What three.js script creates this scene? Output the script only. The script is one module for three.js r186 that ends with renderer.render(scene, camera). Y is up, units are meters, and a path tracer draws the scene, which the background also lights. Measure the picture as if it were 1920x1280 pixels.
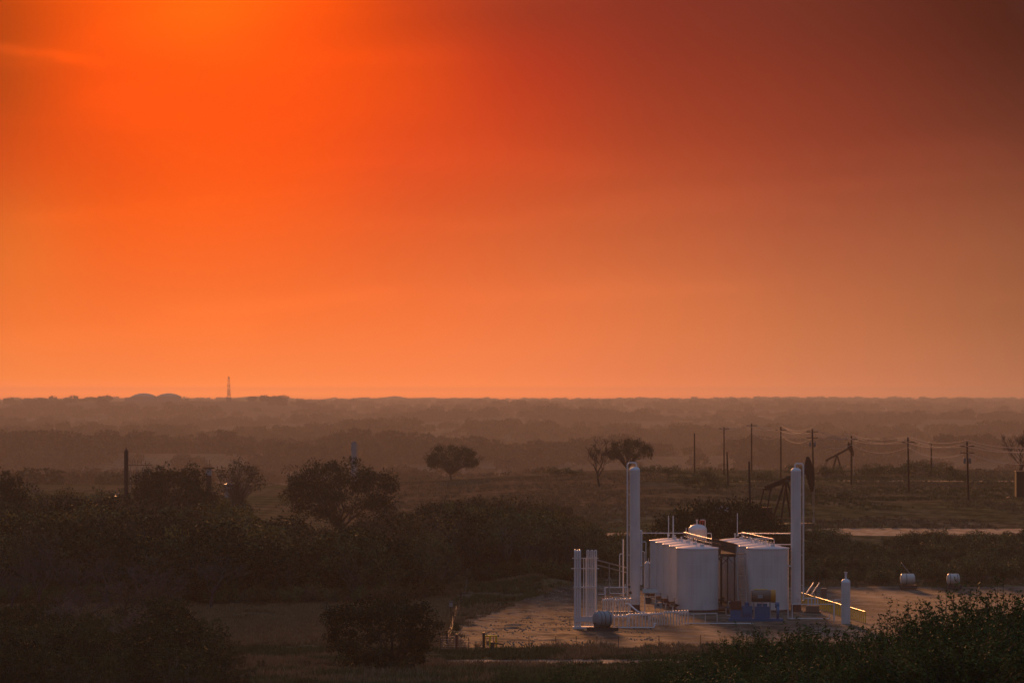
import * as THREE from 'three';
import { mergeGeometries } from 'three/addons/utils/BufferGeometryUtils.js';

// ------------------------------------------------------------------ camera
const scene = new THREE.Scene();
const FOC = 6500, EYE = 24.5, HOR = 750;               // long lens: focal length in pixels of a 1920 x 1280 frame, eye height, horizon row
const camera = new THREE.PerspectiveCamera(2 * Math.atan(640 / FOC) * 180 / Math.PI, 1920 / 1280, 0.5, 40000);
camera.position.set(0, EYE, 0);
camera.lookAt(0, EYE, -100);
camera.setViewOffset(1920, 1280, 0, 640 - HOR, 1920, 1280);   // lens shifted up: verticals stay upright

// ------------------------------------------------------------------ sky: a dusty sunset, deep orange round a veiled low sun, dull violet grey away from it
const lin = (c) => c.map((v) => { v /= 255; return v <= 0.04045 ? v / 12.92 : ((v + 0.055) / 1.055) ** 2.4; });
const FOG_D = 1.12e-4, AIR = [0.42, 0.175, 0.095], AIR_TOP = 45, AIR_END = 13500;
const SX = [-900, -300, 0, 200, 380, 560, 760, 960, 1200, 1500, 1920, 2400, 3200];
const SY = [-400, -150, 0, 150, 300, 450, 600, 700, 748];
const SC = [
  [[70,36,28], [112,48,24], [186,68,20], [250,96,10], [255,118,8], [255,100,8], [200,68,18], [158,57,30], [136,52,34], [114,50,35], [82,40,30], [68,38,32], [60,38,36]],
  [[72,36,27], [114,48,24], [188,70,19], [252,94,8], [255,112,4], [255,96,6], [202,67,20], [160,57,31], [138,53,35], [116,50,35], [82,39,28], [70,37,29], [60,36,33]],
  [[74,36,26], [118,50,24], [190,71,18], [253,90,8], [255,104,4], [255,88,8], [205,68,24], [162,58,33], [140,53,36], [118,51,36], [82,38,26], [70,36,27], [60,36,31]],
  [[80,40,26], [130,54,26], [190,73,22], [251,84,10], [255,88,6], [255,84,14], [232,77,24], [194,63,32], [160,60,37], [137,57,38], [97,47,33], [76,40,30], [63,38,32]],
  [[92,48,30], [148,64,30], [212,82,28], [240,86,20], [254,89,16], [250,87,24], [228,80,33], [208,77,37], [180,74,42], [155,69,45], [126,64,44], [92,50,38], [70,43,37]],
  [[112,64,42], [172,86,42], [228,108,42], [246,102,36], [252,103,37], [247,102,40], [232,99,46], [218,99,51], [201,98,56], [178,92,59], [152,86,57], [108,66,50], [80,54,46]],
  [[138,82,54], [202,106,54], [240,119,54], [248,118,54], [251,119,54], [250,119,56], [246,119,60], [238,119,65], [223,118,68], [199,112,70], [165,99,65], [122,78,58], [88,62,54]],
  [[152,92,62], [212,118,66], [245,131,68], [249,131,68], [252,132,69], [251,132,71], [249,131,73], [243,130,76], [229,126,78], [209,122,80], [179,110,76], [132,86,66], [94,68,60]],
  [[158,98,68], [216,122,72], [245,135,75], [250,137,76], [253,140,78], [252,139,78], [249,137,79], [245,135,80], [233,131,83], [214,127,85], [185,115,80], [138,92,72], [98,72,64]],
].map((row) => row.map(lin));
const sst = (a, b, v) => { const t = Math.min(1, Math.max(0, (v - a) / (b - a))); return t * t * (3 - 2 * t); };
const lerp = (a, b, t) => a + (b - a) * t;
const SUN_AZ = Math.atan((385 - 960) / FOC), SUN_EL = Math.atan((750 + 150) / FOC);
function spot(list, v) { let i = 0; while (i < list.length - 2 && v > list[i + 1]) i++; return [i, Math.min(1, Math.max(0, (v - list[i]) / (list[i + 1] - list[i])))]; }
const cr = (a, b, c, d, t) => b + 0.5 * t * (c - a + t * (2 * a - 5 * b + 4 * c - d + t * (3 * (b - c) + d - a)));
function glow(px, py, out) {                             // colour of the sunset at an angle, smooth between the table's knots
  const [i, s] = spot(SX, px), [j, t] = spot(SY, py), n = SX.length - 1, m = SY.length - 1;
  for (let c = 0; c < 3; c++) {
    const r = (jj) => { const R = SC[Math.min(m, Math.max(0, jj))]; return cr(R[Math.max(0, i - 1)][c], R[i][c], R[i + 1][c], R[Math.min(n, i + 2)][c], s); };
    out[c] = Math.max(0.004, cr(r(j - 1), r(j), r(j + 1), r(j + 2), t));
  }
}
function hash2(i, j, k) { let h = (i * 374761393 + j * 668265263 + k * 2147483647) | 0; h = Math.imul(h ^ (h >>> 13), 1274126177); h ^= h >>> 16; return (h >>> 0) / 4294967296; }
function vnoise(x, y, k = 0) {
  const i = Math.floor(x), j = Math.floor(y), u = x - i, v = y - j, a = u * u * (3 - 2 * u), b = v * v * (3 - 2 * v);
  return lerp(lerp(hash2(i, j, k), hash2(i + 1, j, k), a), lerp(hash2(i, j + 1, k), hash2(i + 1, j + 1, k), a), b);
}
const fbm = (x, y, k = 0, o = 4) => { let s = 0, a = 0.5, n = 0; for (let q = 0; q < o; q++) { s += a * vnoise(x, y, k + q); n += a; x *= 2.03; y *= 2.03; a *= 0.5; } return s / n; };
{
  const W = 4096, H = 2048, data = new Float32Array(W * H * 4), g = [0, 0, 0];
  for (let row = 0; row < H; row++) {
    const el = ((row + 0.5) / H - 0.5) * Math.PI;
    for (let col = 0; col < W; col++) {
      const th = ((col + 0.5) / W - 0.5) * 2 * Math.PI;   // direction (cos th, sin th) in x, z
      let az = th + Math.PI / 2; if (az > Math.PI) az -= 2 * Math.PI;   // 0 = straight ahead (-z), positive to the right (+x)
      const k = (row * W + col) * 4, e = Math.max(el, 0);
      // the sky away from the sunset: dusk grey, a little violet overhead, browner and duller towards the horizon
      const up = sst(0.3, 0.85, e), back = 0.5 - 0.5 * Math.cos(az - SUN_AZ);
      const r0 = lerp(0.058, 0.138, up) * lerp(1.1, 0.98, back), g0 = lerp(0.052, 0.208, up) * lerp(0.92, 1.05, back), b0 = lerp(0.06, 0.35, up) * lerp(0.82, 1.1, back);
      const near = (1 - sst(0.3, 1.0, Math.abs(az - SUN_AZ))) * (1 - sst(0.16, 0.6, e));
      if (near > 0.001 && el > -0.02) {
        const ta = Math.tan(Math.min(1.4, Math.max(-1.4, az)));
        let px = 960 + FOC * ta, py = 750 - FOC * Math.tan(Math.min(1.2, e)) / Math.cos(Math.min(1.2, Math.abs(az)));
        glow(px, Math.min(748, py), g);
        // thin high streaks of cloud, a little brighter than the veil behind them
        const w = fbm(px / 520 + fbm(px / 300, py / 90, 5) * 0.8, py / 46 + px / 900, 20, 5), streak = 1 + 0.06 * (sst(0.56, 0.78, w) - 0.25 * sst(0.5, 0.3, w)) * sst(740, 520, py);
        const wisp = Math.exp(-(((py - 88 - 0.16 * px - 9 * (fbm(px / 60, 3, 9) - 0.5)) / 7) ** 2)) * sst(230, 120, px) * sst(-260, -60, px) * (0.5 + fbm(px / 30, py / 9, 31));
        const wisp2 = Math.exp(-(((py - 118 - 9 * (fbm(px / 70, 7, 9) - 0.5)) / 6) ** 2)) * sst(130, 30, px) * sst(-200, -40, px);
        // what the haze in front adds and takes near the horizon is given by the haze itself
        const len = Math.min(AIR_END, AIR_TOP / Math.max(1e-4, Math.tan(Math.max(e, 0.0012)))), tr = Math.exp(-FOG_D * len);
        for (let c = 0; c < 3; c++) {
          let v = g[c] * streak * (1 + 0.34 * wisp + 0.12 * wisp2);
          v = Math.max(v * 0.35, (v - AIR[c] * (1 - tr)) / tr);
          data[k + c] = lerp([r0, g0, b0][c], v, near);
        }
      } else { data[k] = r0; data[k + 1] = g0; data[k + 2] = b0; }
      data[k + 3] = 1;
    }
  }
  const t = new THREE.DataTexture(data, W, H, THREE.RGBAFormat, THREE.FloatType);
  t.mapping = THREE.EquirectangularReflectionMapping; t.colorSpace = THREE.LinearSRGBColorSpace; t.magFilter = t.minFilter = THREE.LinearFilter; t.needsUpdate = true;
  scene.background = t; scene.environment = t;
}

// ------------------------------------------------------------------ sun: low, veiled, just above the top edge of the frame
const sun = new THREE.DirectionalLight(new THREE.Color().setRGB(1, 0.40, 0.145), 5.0);
sun.position.set(Math.sin(SUN_AZ) * Math.cos(SUN_EL) * 1500, Math.sin(SUN_EL) * 1500, -Math.cos(SUN_AZ) * Math.cos(SUN_EL) * 1500 - 400);
sun.target.position.set(0, 0, -400);
sun.castShadow = true; sun.shadow.radius = 12; sun.shadow.mapSize.set(4096, 4096);
Object.assign(sun.shadow.camera, { left: -250, right: 250, top: 250, bottom: -250, near: 10, far: 4000 });
scene.add(sun, sun.target);

const renderer = new THREE.WebGLRenderer({ antialias: true });
renderer.setSize(1024, 682);
renderer.shadowMap.enabled = true;
renderer.toneMapping = THREE.LinearToneMapping;
renderer.toneMappingExposure = 1.0;
scene.fog = new THREE.FogExp2(new THREE.Color().setRGB(1, 0.9, 0.76), FOG_D);

// ------------------------------------------------------------------ helpers
function RNG(seed) { let a = seed >>> 0; return () => { a = (a + 0x6D2B79F5) | 0; let t = Math.imul(a ^ (a >>> 15), 1 | a); t = (t + Math.imul(t ^ (t >>> 7), 61 | t)) ^ t; return ((t ^ (t >>> 14)) >>> 0) / 4294967296; }; }
const V = (x, y, z) => new THREE.Vector3(x, y, z);
const taken = {};
function numbered(name) { const n = taken[name] = (taken[name] ?? -1) + 1; return n ? name + '_' + String(n).padStart(3, '0') : name; }
function tag(o, label, category, group, kind) {
  if (label) o.userData.label = label;
  if (category) o.userData.category = category;
  if (group) o.userData.group = group;
  if (kind) o.userData.kind = kind;
  return o;
}
function thing(name, label, category, [x, y, z], turn = 0, group) {
  const o = new THREE.Group(); o.name = numbered(name); o.position.set(x, y, z); o.rotation.y = turn; scene.add(o);
  return tag(o, label, category, group);
}
function copyOf(src, [x, y, z], turn, scale, label, group) {
  const o = src.clone(); o.name = numbered(src.name.replace(/_\d{3}$/, '')); o.position.set(x, y, z); o.rotation.y = turn;
  if (scale) o.scale.set(...(Array.isArray(scale) ? scale : [scale, scale, scale]));
  o.userData = { ...src.userData };
  if (label) o.userData.label = label;
  if (group) o.userData.group = group;
  scene.add(o); return o;
}
class MB {                                              // collects primitives and builds ONE named mesh of them
  constructor() { this.g = []; }
  add(g, m) { if (g.index) g = g.toNonIndexed(); if (m) g.applyMatrix4(m); this.g.push(g); return this; }
  box(w, h, d, x = 0, y = 0, z = 0, ry = 0, rx = 0, rz = 0) {
    return this.add(new THREE.BoxGeometry(w, h, d), new THREE.Matrix4().compose(V(x, y, z), new THREE.Quaternion().setFromEuler(new THREE.Euler(rx, ry, rz)), V(1, 1, 1)));
  }
  rod(p, q, r, seg = 8, r2 = r) {
    const a = V(...p), b = V(...q), d = b.clone().sub(a), l = d.length();
    return this.add(new THREE.CylinderGeometry(r2, r, l, seg), new THREE.Matrix4().compose(a.add(b).multiplyScalar(0.5), new THREE.Quaternion().setFromUnitVectors(V(0, 1, 0), d.normalize()), V(1, 1, 1)));
  }
  bar(p, q, w, h) {
    const a = V(...p), b = V(...q), d = b.clone().sub(a), l = d.length(), m = new THREE.Matrix4().lookAt(a, b, Math.abs(d.y) > 0.95 * l ? V(1, 0, 0) : V(0, 1, 0));
    return this.add(new THREE.BoxGeometry(w, h, l), m.setPosition(a.add(b).multiplyScalar(0.5)));
  }
  pipe(pts, r, seg = 8, bend = 0) {                      // a run of pipe with rounded elbows
    const P = pts.map((p) => V(...p)), path = new THREE.CurvePath();
    let from = P[0];
    for (let i = 1; i < P.length - 1; i++) {
      const b = Math.min(bend || r * 3, from.distanceTo(P[i]) * 0.45, P[i].distanceTo(P[i + 1]) * 0.45);
      const u = P[i].clone().add(from.clone().sub(P[i]).setLength(b)), w = P[i].clone().add(P[i + 1].clone().sub(P[i]).setLength(b));
      path.add(new THREE.LineCurve3(from, u)); path.add(new THREE.QuadraticBezierCurve3(u, P[i], w)); from = w;
    }
    path.add(new THREE.LineCurve3(from, P[P.length - 1]));
    for (const c of path.curves) this.add(new THREE.TubeGeometry(c, c.isLineCurve3 ? 1 : 5, r, seg));
    return this;
  }
  lathe(profile, x = 0, y = 0, z = 0, seg = 28) { return this.add(new THREE.LatheGeometry(profile.map(([r, h]) => new THREE.Vector2(r, h)), seg), new THREE.Matrix4().makeTranslation(x, y, z)); }
  build(name, mat, parent) {
    const m = new THREE.Mesh(mergeGeometries(this.g), mat); m.name = name; m.castShadow = m.receiveShadow = true;
    (parent || scene).add(m); return m;
  }
}
function grey(size, fn, srgb = true) {
  const d = new Uint8Array(size * size * 4);
  for (let j = 0; j < size; j++) for (let i = 0; i < size; i++) { const v = fn(i / size, j / size), c = Array.isArray(v) ? v : [v, v, v], k = (j * size + i) * 4; for (let q = 0; q < 3; q++) d[k + q] = Math.max(0, Math.min(255, c[q] * 255)); d[k + 3] = 255; }
  const t = new THREE.DataTexture(d, size, size); t.wrapS = t.wrapT = THREE.RepeatWrapping; t.magFilter = THREE.LinearFilter; t.minFilter = THREE.LinearMipmapLinearFilter; t.generateMipmaps = true; if (srgb) t.colorSpace = THREE.SRGBColorSpace; t.needsUpdate = true; return t;
}
function pnoise(x, y, p, k) {                            // noise that repeats every p cells
  const w = (v) => ((v % p) + p) % p, i = Math.floor(x), j = Math.floor(y), u = x - i, v = y - j, a = u * u * (3 - 2 * u), b = v * v * (3 - 2 * v);
  return lerp(lerp(hash2(w(i), w(j), k), hash2(w(i + 1), w(j), k), a), lerp(hash2(w(i), w(j + 1), k), hash2(w(i + 1), w(j + 1), k), a), b);
}
const mat = (r, g, b, rough = 0.7, metal = 0, extra = {}) => new THREE.MeshStandardMaterial({ color: new THREE.Color().setRGB(r, g, b), roughness: rough, metalness: metal, ...extra });

// ------------------------------------------------------------------ terrain
const xAt = (px, D) => (px - 960) / FOC * D;             // across, in metres, of a frame column at a distance
const pxAt = (x, D) => 960 + x / D * FOC;
function curve(pts) { const xs = pts.map((p) => p[0]), ys = pts.map((p) => p[1]), n = xs.length - 1; return (v) => { const [i, t] = spot(xs, v), a = Math.max(0, i - 1), b = Math.min(n, i + 2); return cr(ys[a], ys[i], ys[i + 1], ys[b], t); }; }
const riseHigh = curve([[440, 0], [470, 0.45], [500, 1.7], [540, 3.7], [580, 5.2], [620, 6.1], [700, 6.1], [800, 6.1], [880, 5.9], [950, 5], [1100, -3], [1300, -11], [1600, -20], [2200, -28], [3000, -30], [4000, -26], [5500, -16], [7500, -1], [9500, 11], [11500, 18], [13500, 20]]);
const riseLow = curve([[440, 0], [520, 0.4], [600, 1], [700, 1.6], [880, 2.6], [1000, -1], [1300, -11], [1600, -20], [2200, -28], [3000, -31], [4000, -28], [5500, -18], [7500, -4], [9500, 9], [11500, 16], [13500, 18]]);
function ground(x, D) {
  const px = pxAt(x, Math.max(D, 60)), s = 23.9 - 0.0855 * D;
  let h = Math.min(22.9, 0.5 * (s + Math.sqrt(s * s + 1.2)) - 0.02);
  if (D > 440) h += lerp(riseLow(D), riseHigh(D), D < 1500 ? sst(480, 1250, px) : 0.3 + 0.7 * sst(0, 1100, px));
  h += (fbm(x / 22, D / 22, 71, 3) - 0.5) * 0.6 * sst(285, 230, D);
  h += (fbm(x / 60, D / 60, 72, 3) - 0.5) * 1.0 * sst(450, 560, D) * sst(1400, 900, D);
  h += (fbm(x / 1000, D / 600, 73, 3) - 0.5) * 14 * sst(1100, 2400, D) * sst(12500, 10500, D);
  if (D > 2000 && D < 9500) { const w = D + 1500 * fbm(x / 620, D / 2500, 76, 4), a = 2 + 17 * fbm(x / 320, D / 1500, 78, 2); h += a * Math.sin(w / 175) * sst(2100, 2700, D) * sst(9400, 6500, D); }   // long wooded swells
  if (D > 5600 && D < 7800) h = lerp(h, 21.5, sst(-160, 190, px) * sst(720, 470, px) * sst(5700, 6450, D) * sst(7700, 7200, D));   // ridge with the far tanks and the rig
  h += 1.5 * Math.exp(-(((x - 3.5) / 5.5) ** 2 + ((D - 449) / 9) ** 2)) + 0.9 * Math.exp(-(((x + 6) / 5) ** 2 + ((D - 440) / 8) ** 2));   // spoil bank at the pad's edge
  h += 0.12 * (fbm(x / 4, D / 4, 75, 3) - 0.5) * sst(455, 440, D) * sst(300, 320, D);
  return h;
}
const gAt = (px, D, up = 0) => { const x = xAt(px, D); return [x, ground(x, D) + up, -D]; };

const dirtMap = grey(1024, (u, v) => {
  let s = 0, a = 1, n = 0; for (let o = 0, p = 8; o < 6; o++, p *= 2) { s += a * pnoise(u * p, v * p, p, 40 + o); n += a; a *= 0.68; }
  const x = s / n; return 0.62 + 0.38 * sst(0.28, 0.7, x);
});
const dirtBump = grey(512, (u, v) => { let s = 0, a = 1, n = 0; for (let o = 0, p = 16; o < 5; o++, p *= 2) { s += a * pnoise(u * p, v * p, p, 60 + o); n += a; a *= 0.7; } return s / n; }, false);
const groundMat = new THREE.MeshPhysicalMaterial({ specularIntensity: 0, vertexColors: true, roughness: 1, map: dirtMap, bumpMap: dirtBump, bumpScale: 0.12 });
groundMat.name = 'soil and grass';
function groundColour(x, D, out) {
  const n = fbm(x / 9, D / 9, 80, 4), m = fbm(x / 45, D / 60, 84, 4), f = fbm(x / 2.2, D / 2.2, 88, 3);
  const tan = [0.22, 0.135, 0.07], green = [0.13, 0.118, 0.045], dry = [0.20, 0.142, 0.07], soil = [0.30, 0.215, 0.15];
  const px = pxAt(x, Math.max(D, 60));
  let w = sst(0.42, 0.6, m) * 0.8, straw = sst(355, 372, D) * sst(425, 408, D) * sst(880, 820, px), c = [0, 1, 2].map((q) => lerp(dry[q], green[q], w));
  const field = sst(560, 620, D) * sst(950, 860, D) * sst(1330, 1180, px) * sst(560, 700, px);      // mown hay on the rise
  c = c.map((v, q) => lerp(v, tan[q] * (0.86 + 0.3 * n), field * 0.9));
  const plain = sst(1100, 1500, D); c = c.map((v, q) => lerp(v, [0.21, 0.155, 0.09][q] * (0.7 + 0.6 * m), plain * 0.85));
  c = c.map((v, q) => lerp(v, [0.29, 0.195, 0.1][q] * (0.85 + 0.3 * n), straw * 0.85));
  const bare = sst(0.5, 0.68, n) * 0.5 * sst(900, 300, D);
  c = c.map((v, q) => lerp(v, soil[q], bare) * (0.72 + 0.56 * f));
  for (let q = 0; q < 3; q++) out[q] = c[q];
}
function sheet(rows, cols, at, colour, name, material, uvScale) {        // a surface over a grid of (x, D)
  const nr = rows.length, nc = cols.length, pos = new Float32Array(nr * nc * 3), col = new Float32Array(nr * nc * 3), uv = new Float32Array(nr * nc * 2), idx = [], c = [0, 0, 0];
  for (let j = 0; j < nr; j++) for (let i = 0; i < nc; i++) {
    const [x, y, D] = at(cols[i], rows[j]), k = j * nc + i;
    pos.set([x, y, -D], k * 3); colour(x, D, c); col.set(c, k * 3); uv.set([x / uvScale, D / uvScale], k * 2);
    if (i < nc - 1 && j < nr - 1) idx.push(k, k + 1, k + nc, k + 1, k + nc + 1, k + nc);
  }
  const g = new THREE.BufferGeometry();
  g.setAttribute('position', new THREE.BufferAttribute(pos, 3)); g.setAttribute('color', new THREE.BufferAttribute(col, 3)); g.setAttribute('uv', new THREE.BufferAttribute(uv, 2));
  g.setIndex(idx); g.computeVertexNormals();
  const m = new THREE.Mesh(g, material); m.name = name; m.receiveShadow = m.castShadow = true; m.userData.kind = 'structure'; scene.add(m); return m;
}
{
  const rows = [], cols = []; let D = -60;
  while (D < 12900) { rows.push(D); D += Math.max(1.3, Math.abs(D) * 0.0065); }
  rows.push(12900);
  for (let i = 0; i <= 300; i++) cols.push(i / 150 - 1);
  tag(sheet(rows, cols, (u, d) => { const x = u * 0.3 * (d + 100); return [x, ground(x, d), d]; }, groundColour, 'ground', groundMat, 13), 'dry grass and brush country running out to the hazy horizon', 'ground');
}
const range = (a, b, n) => Array.from({ length: n + 1 }, (_, i) => a + (b - a) * i / n);
// the caliche pad of the tank battery
const padLeft = curve([[343, -6.4], [356, -6.6], [372, -6], [388, -4.6], [404, -2.5], [420, 0.5], [436, 4.5], [453, 9]]);
const padMat = new THREE.MeshPhysicalMaterial({ specularIntensity: 0.1, vertexColors: true, roughness: 1, map: dirtMap, bumpMap: dirtBump, bumpScale: 0.05 });
tag(sheet(range(343, 453, 220), range(0, 1, 190), (s, d) => {
  const l = padLeft(d) + 1.2 * (fbm(d / 5, 1, 90) - 0.5), x = lerp(l, 82, s), near = d < 350 ? (fbm(x / 6, 5, 91) - 0.5) * 5 * (350 - d) / 7 : d > 446 ? (fbm(x / 7, 8, 91) - 0.5) * 4 * (d - 446) / 7 : 0;
  return [x, ground(x, d + near) + 0.035 + (0.05 + 0.5 * sst(16, 6, x) * sst(346, 352, d)) * Math.max(0, fbm(x / 2.2, d / 2.6, 96, 4) - 0.42), d + near];
}, (x, D, o) => {
  const n = fbm(x / 5, D / 7, 100, 4), f = fbm(x / 0.9, D / 0.9, 103, 3);
  const bx = x - 8 + 7 * (fbm(D / 26, x / 40, 105) - 0.5), track = Math.max(...[-9, -6.9, -1, 1.1, 6, 8].map((t) => Math.exp(-(((bx - t) / 0.42) ** 2)))) * sst(14, 6, x) * sst(345, 352, D);
  const k = lerp(1, 0.78, sst(14, 5, x)) * (0.6 + 0.66 * n) * (0.68 + 0.62 * f) * (1 - 0.34 * track), s = sst(0.45, 0.72, fbm(x / 14, D / 20, 108));
  o[0] = lerp(0.28, 0.21, s) * k; o[1] = lerp(0.218, 0.155, s) * k; o[2] = lerp(0.16, 0.108, s) * k;
}, 'gravel_pad', padMat, 9), 'pale dirt and gravel pad under the tanks and towers', 'pad');
function roadColour(x, D, o) { const k = (0.75 + 0.4 * fbm(x / 5, D / 3, 110, 4)) * (0.85 + 0.3 * fbm(x, D, 113, 2)); o[0] = 0.36 * k; o[1] = 0.275 * k; o[2] = 0.21 * k; }
function road(name, label, mid, half, x0, x1, up = 0.05) {
  tag(sheet(range(-1, 1, 10), range(x0, x1, Math.round((x1 - x0) / 0.8)), (x, s) => { const d = mid(x) + s * half(x) + (Math.abs(s) > 0.9 ? (fbm(x / 3, s * 9, 115) - 0.5) * 1.4 : 0); return [x, ground(x, d) + up, d]; }, roadColour, name, padMat, 9), label, 'road');
}
road('dirt_road', 'pale caliche road running across the slope behind the tanks', (x) => 541 + 2.5 * Math.sin(x / 30), (x) => lerp(3, 7.5, sst(20, 60, x)), 8, 120);
road('dirt_road_001', 'thin pale road along the top of the rise beneath the power poles', (x) => 792 + 4 * Math.sin(x / 45), () => 4, 45, 190);
road('dirt_track', 'rutted dirt track passing in front of the pipe gate', (x) => 323 + 2 * Math.sin(x / 15), () => 3.2, -6.5, 60, 0.03);

// ------------------------------------------------------------------ vegetation builders
class Mesh3 {                                           // raw triangles with colours
  constructor() { this.p = []; this.c = []; this.i = []; }
  tube(pts, rad, sides, col) {                           // tapered limb along points
    const up = V(0.31, 0.9, 0.17), base = this.p.length / 3;
    for (let k = 0; k < pts.length; k++) {
      const d = (pts[Math.min(k + 1, pts.length - 1)]).clone().sub(pts[Math.max(k - 1, 0)]).normalize(), a = d.clone().cross(Math.abs(d.dot(up)) > 0.95 ? V(1, 0, 0) : up).normalize(), b = d.clone().cross(a);
      for (let s = 0; s < sides; s++) { const t = s / sides * 2 * Math.PI, x = Math.cos(t) * rad[k], y = Math.sin(t) * rad[k], q = pts[k]; this.p.push(q.x + a.x * x + b.x * y, q.y + a.y * x + b.y * y, q.z + a.z * x + b.z * y); this.c.push(...col); }
    }
    for (let k = 0; k < pts.length - 1; k++) for (let s = 0; s < sides; s++) { const A = base + k * sides + s, B = base + k * sides + (s + 1) % sides; this.i.push(A, B, A + sides, B, B + sides, A + sides); }
  }
  leaf(x, y, z, len, wid, dx, dy, dz, r, col) {          // a folded diamond pointing along d
    let ax = dy * r[2] - dz * r[1], ay = dz * r[0] - dx * r[2], az = dx * r[1] - dy * r[0]; const l = Math.hypot(ax, ay, az) || 1; ax *= wid / l; ay *= wid / l; az *= wid / l;
    const n = this.p.length / 3, mx = x + dx * len * 0.45, my = y + dy * len * 0.45, mz = z + dz * len * 0.45;
    this.p.push(x, y, z, mx + ax, my + ay + wid * 0.2, mz + az, x + dx * len, y + dy * len, z + dz * len, mx - ax, my - ay + wid * 0.2, mz - az);
    for (let q = 0; q < 4; q++) this.c.push(col[0], col[1], col[2]);
    this.i.push(n, n + 1, n + 2, n, n + 2, n + 3);
  }
  geo() {
    const g = new THREE.BufferGeometry(); g.setAttribute('position', new THREE.Float32BufferAttribute(this.p, 3)); g.setAttribute('color', new THREE.Float32BufferAttribute(this.c, 3)); g.setIndex(this.i); g.computeVertexNormals(); return g;
  }
}
const leafMat = new THREE.MeshPhysicalMaterial({ vertexColors: true, roughness: 0.75, side: THREE.DoubleSide, specularIntensity: 0.2 }); leafMat.name = 'leaf';
const barkMat = new THREE.MeshStandardMaterial({ vertexColors: true, roughness: 0.95 }); barkMat.name = 'bark';
function unit(r) { let x, y, z, l; do { x = r() * 2 - 1; y = r() * 2 - 1; z = r() * 2 - 1; l = x * x + y * y + z * z; } while (l > 1 || l < 0.01); l = Math.sqrt(l); return [x / l, y / l, z / l]; }
function bend(a, b, r, wob, n = 5) {                      // a crooked line from a to b
  const out = [], l = a.distanceTo(b);
  for (let k = 0; k <= n; k++) { const t = k / n, p = a.clone().lerp(b, t); p.y += Math.sin(t * Math.PI) * l * 0.08; if (k && k < n) p.add(V(r() - 0.5, (r() - 0.5) * 0.6, r() - 0.5).multiplyScalar(l * wob)); out.push(p); }
  return out;
}
// the shapes of a tree of unit scale in metres: trunk with limbs, and a crown of leaf-sized faces in clumps
function treeShape(o) {
  const r = RNG(o.seed), wood = new Mesh3(), crown = new Mesh3(), H = o.h, R = o.w / 2, cb = o.crownBase * H, ch = (H - cb) / 2, cy = cb + ch, clumps = [];
  const lump = (x, y, z) => 0.55 + 0.8 * fbm(x * 1.6 + 9 + o.seed, z * 1.6 + y * 1.3, o.seed, 3);
  for (let k = 0, tries = 0; k < o.clumps && tries < 9000; tries++) {
    const d = unit(r); if (d[1] < o.cut) continue;
    const f = (o.hollow + (1 - o.hollow) * Math.cbrt(r())) * lump(...d), x = d[0] * R * f, z = d[2] * R * f * (o.deep || 1), y = cy + d[1] * ch * f * (o.flat ? 1 : 1);
    if (y > H * 0.98) continue;
    clumps.push({ x, y, z, r: o.clumpR * (0.6 + 0.8 * r()), t: r() }); k++;
  }
  const bark = (k) => o.bark.map((v) => v * (0.75 + 0.5 * k)), th = cb * o.fork, lean = V((r() - 0.5) * 0.12 * H, th, (r() - 0.5) * 0.12 * H);
  const stems = o.stems || 1, forks = [];
  for (let s = 0; s < stems; s++) {
    const a = s / stems * 6.28 + r(), top = stems > 1 ? V(Math.cos(a) * R * 0.35 * (0.5 + r()), th * (0.8 + 0.5 * r()), Math.sin(a) * R * 0.35 * (0.5 + r())) : lean;
    const pts = bend(V(stems > 1 ? Math.cos(a) * 0.15 : 0, -0.25, stems > 1 ? Math.sin(a) * 0.15 : 0), top, r, 0.06, 5); wood.tube(pts, pts.map((_, k) => o.trunkR * (k === 0 ? 1.35 : 1 - 0.1 * k)), 7, bark(r())); forks.push(top);
  }
  const limbs = clumps.slice().sort((a, b) => a.t - b.t).slice(0, o.limbs);
  for (const c of limbs) {
    const f = forks.reduce((m, q) => (q.distanceTo(V(c.x, c.y, c.z)) < m.distanceTo(V(c.x, c.y, c.z)) ? q : m)), pts = bend(f, V(c.x, c.y, c.z), r, 0.09, 6), w = o.trunkR * (0.3 + 0.25 * r());
    wood.tube(pts, pts.map((_, k) => Math.max(0.012, w * (1 - k / 7.2))), 5, bark(r()));
    for (let q = 0; q < o.twigs; q++) { const s = pts[2 + Math.floor(r() * 4)], d = unit(r), l = o.clumpR * (0.8 + r()), e = s.clone().add(V(d[0] * l, Math.abs(d[1]) * l * 0.8, d[2] * l)), tp = bend(s, e, r, 0.12, 3); wood.tube(tp, tp.map((_, k) => Math.max(0.008, w * 0.28 * (1 - k / 3.6))), 3, bark(r())); }
  }
  for (const c of clumps) {
    const tint = 0.6 + 0.8 * r(), hue = r();
    for (let k = 0; k < o.leaves; k++) {
      const d = unit(r), f = Math.cbrt(r()) * c.r, s = o.leaf * (0.6 + 0.8 * r()), e = unit(r), kk = tint * (0.75 + 0.5 * r());
      e[1] = e[1] * 0.7 + (o.droop || 0.15) * -1 + d[1] * 0.5; e[0] += d[0] * 0.6; e[2] += d[2] * 0.6; const l = Math.hypot(...e);
      crown.leaf(c.x + d[0] * f, c.y + d[1] * f * 0.75, c.z + d[2] * f, s, s * o.leafW, e[0] / l, e[1] / l, e[2] / l, unit(r), [lerp(o.col[0][0], o.col[1][0], hue) * kk, lerp(o.col[0][1], o.col[1][1], hue) * kk, lerp(o.col[0][2], o.col[1][2], hue) * kk]);
    }
  }
  return { wood: wood.geo(), crown: crown.geo() };
}
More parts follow.
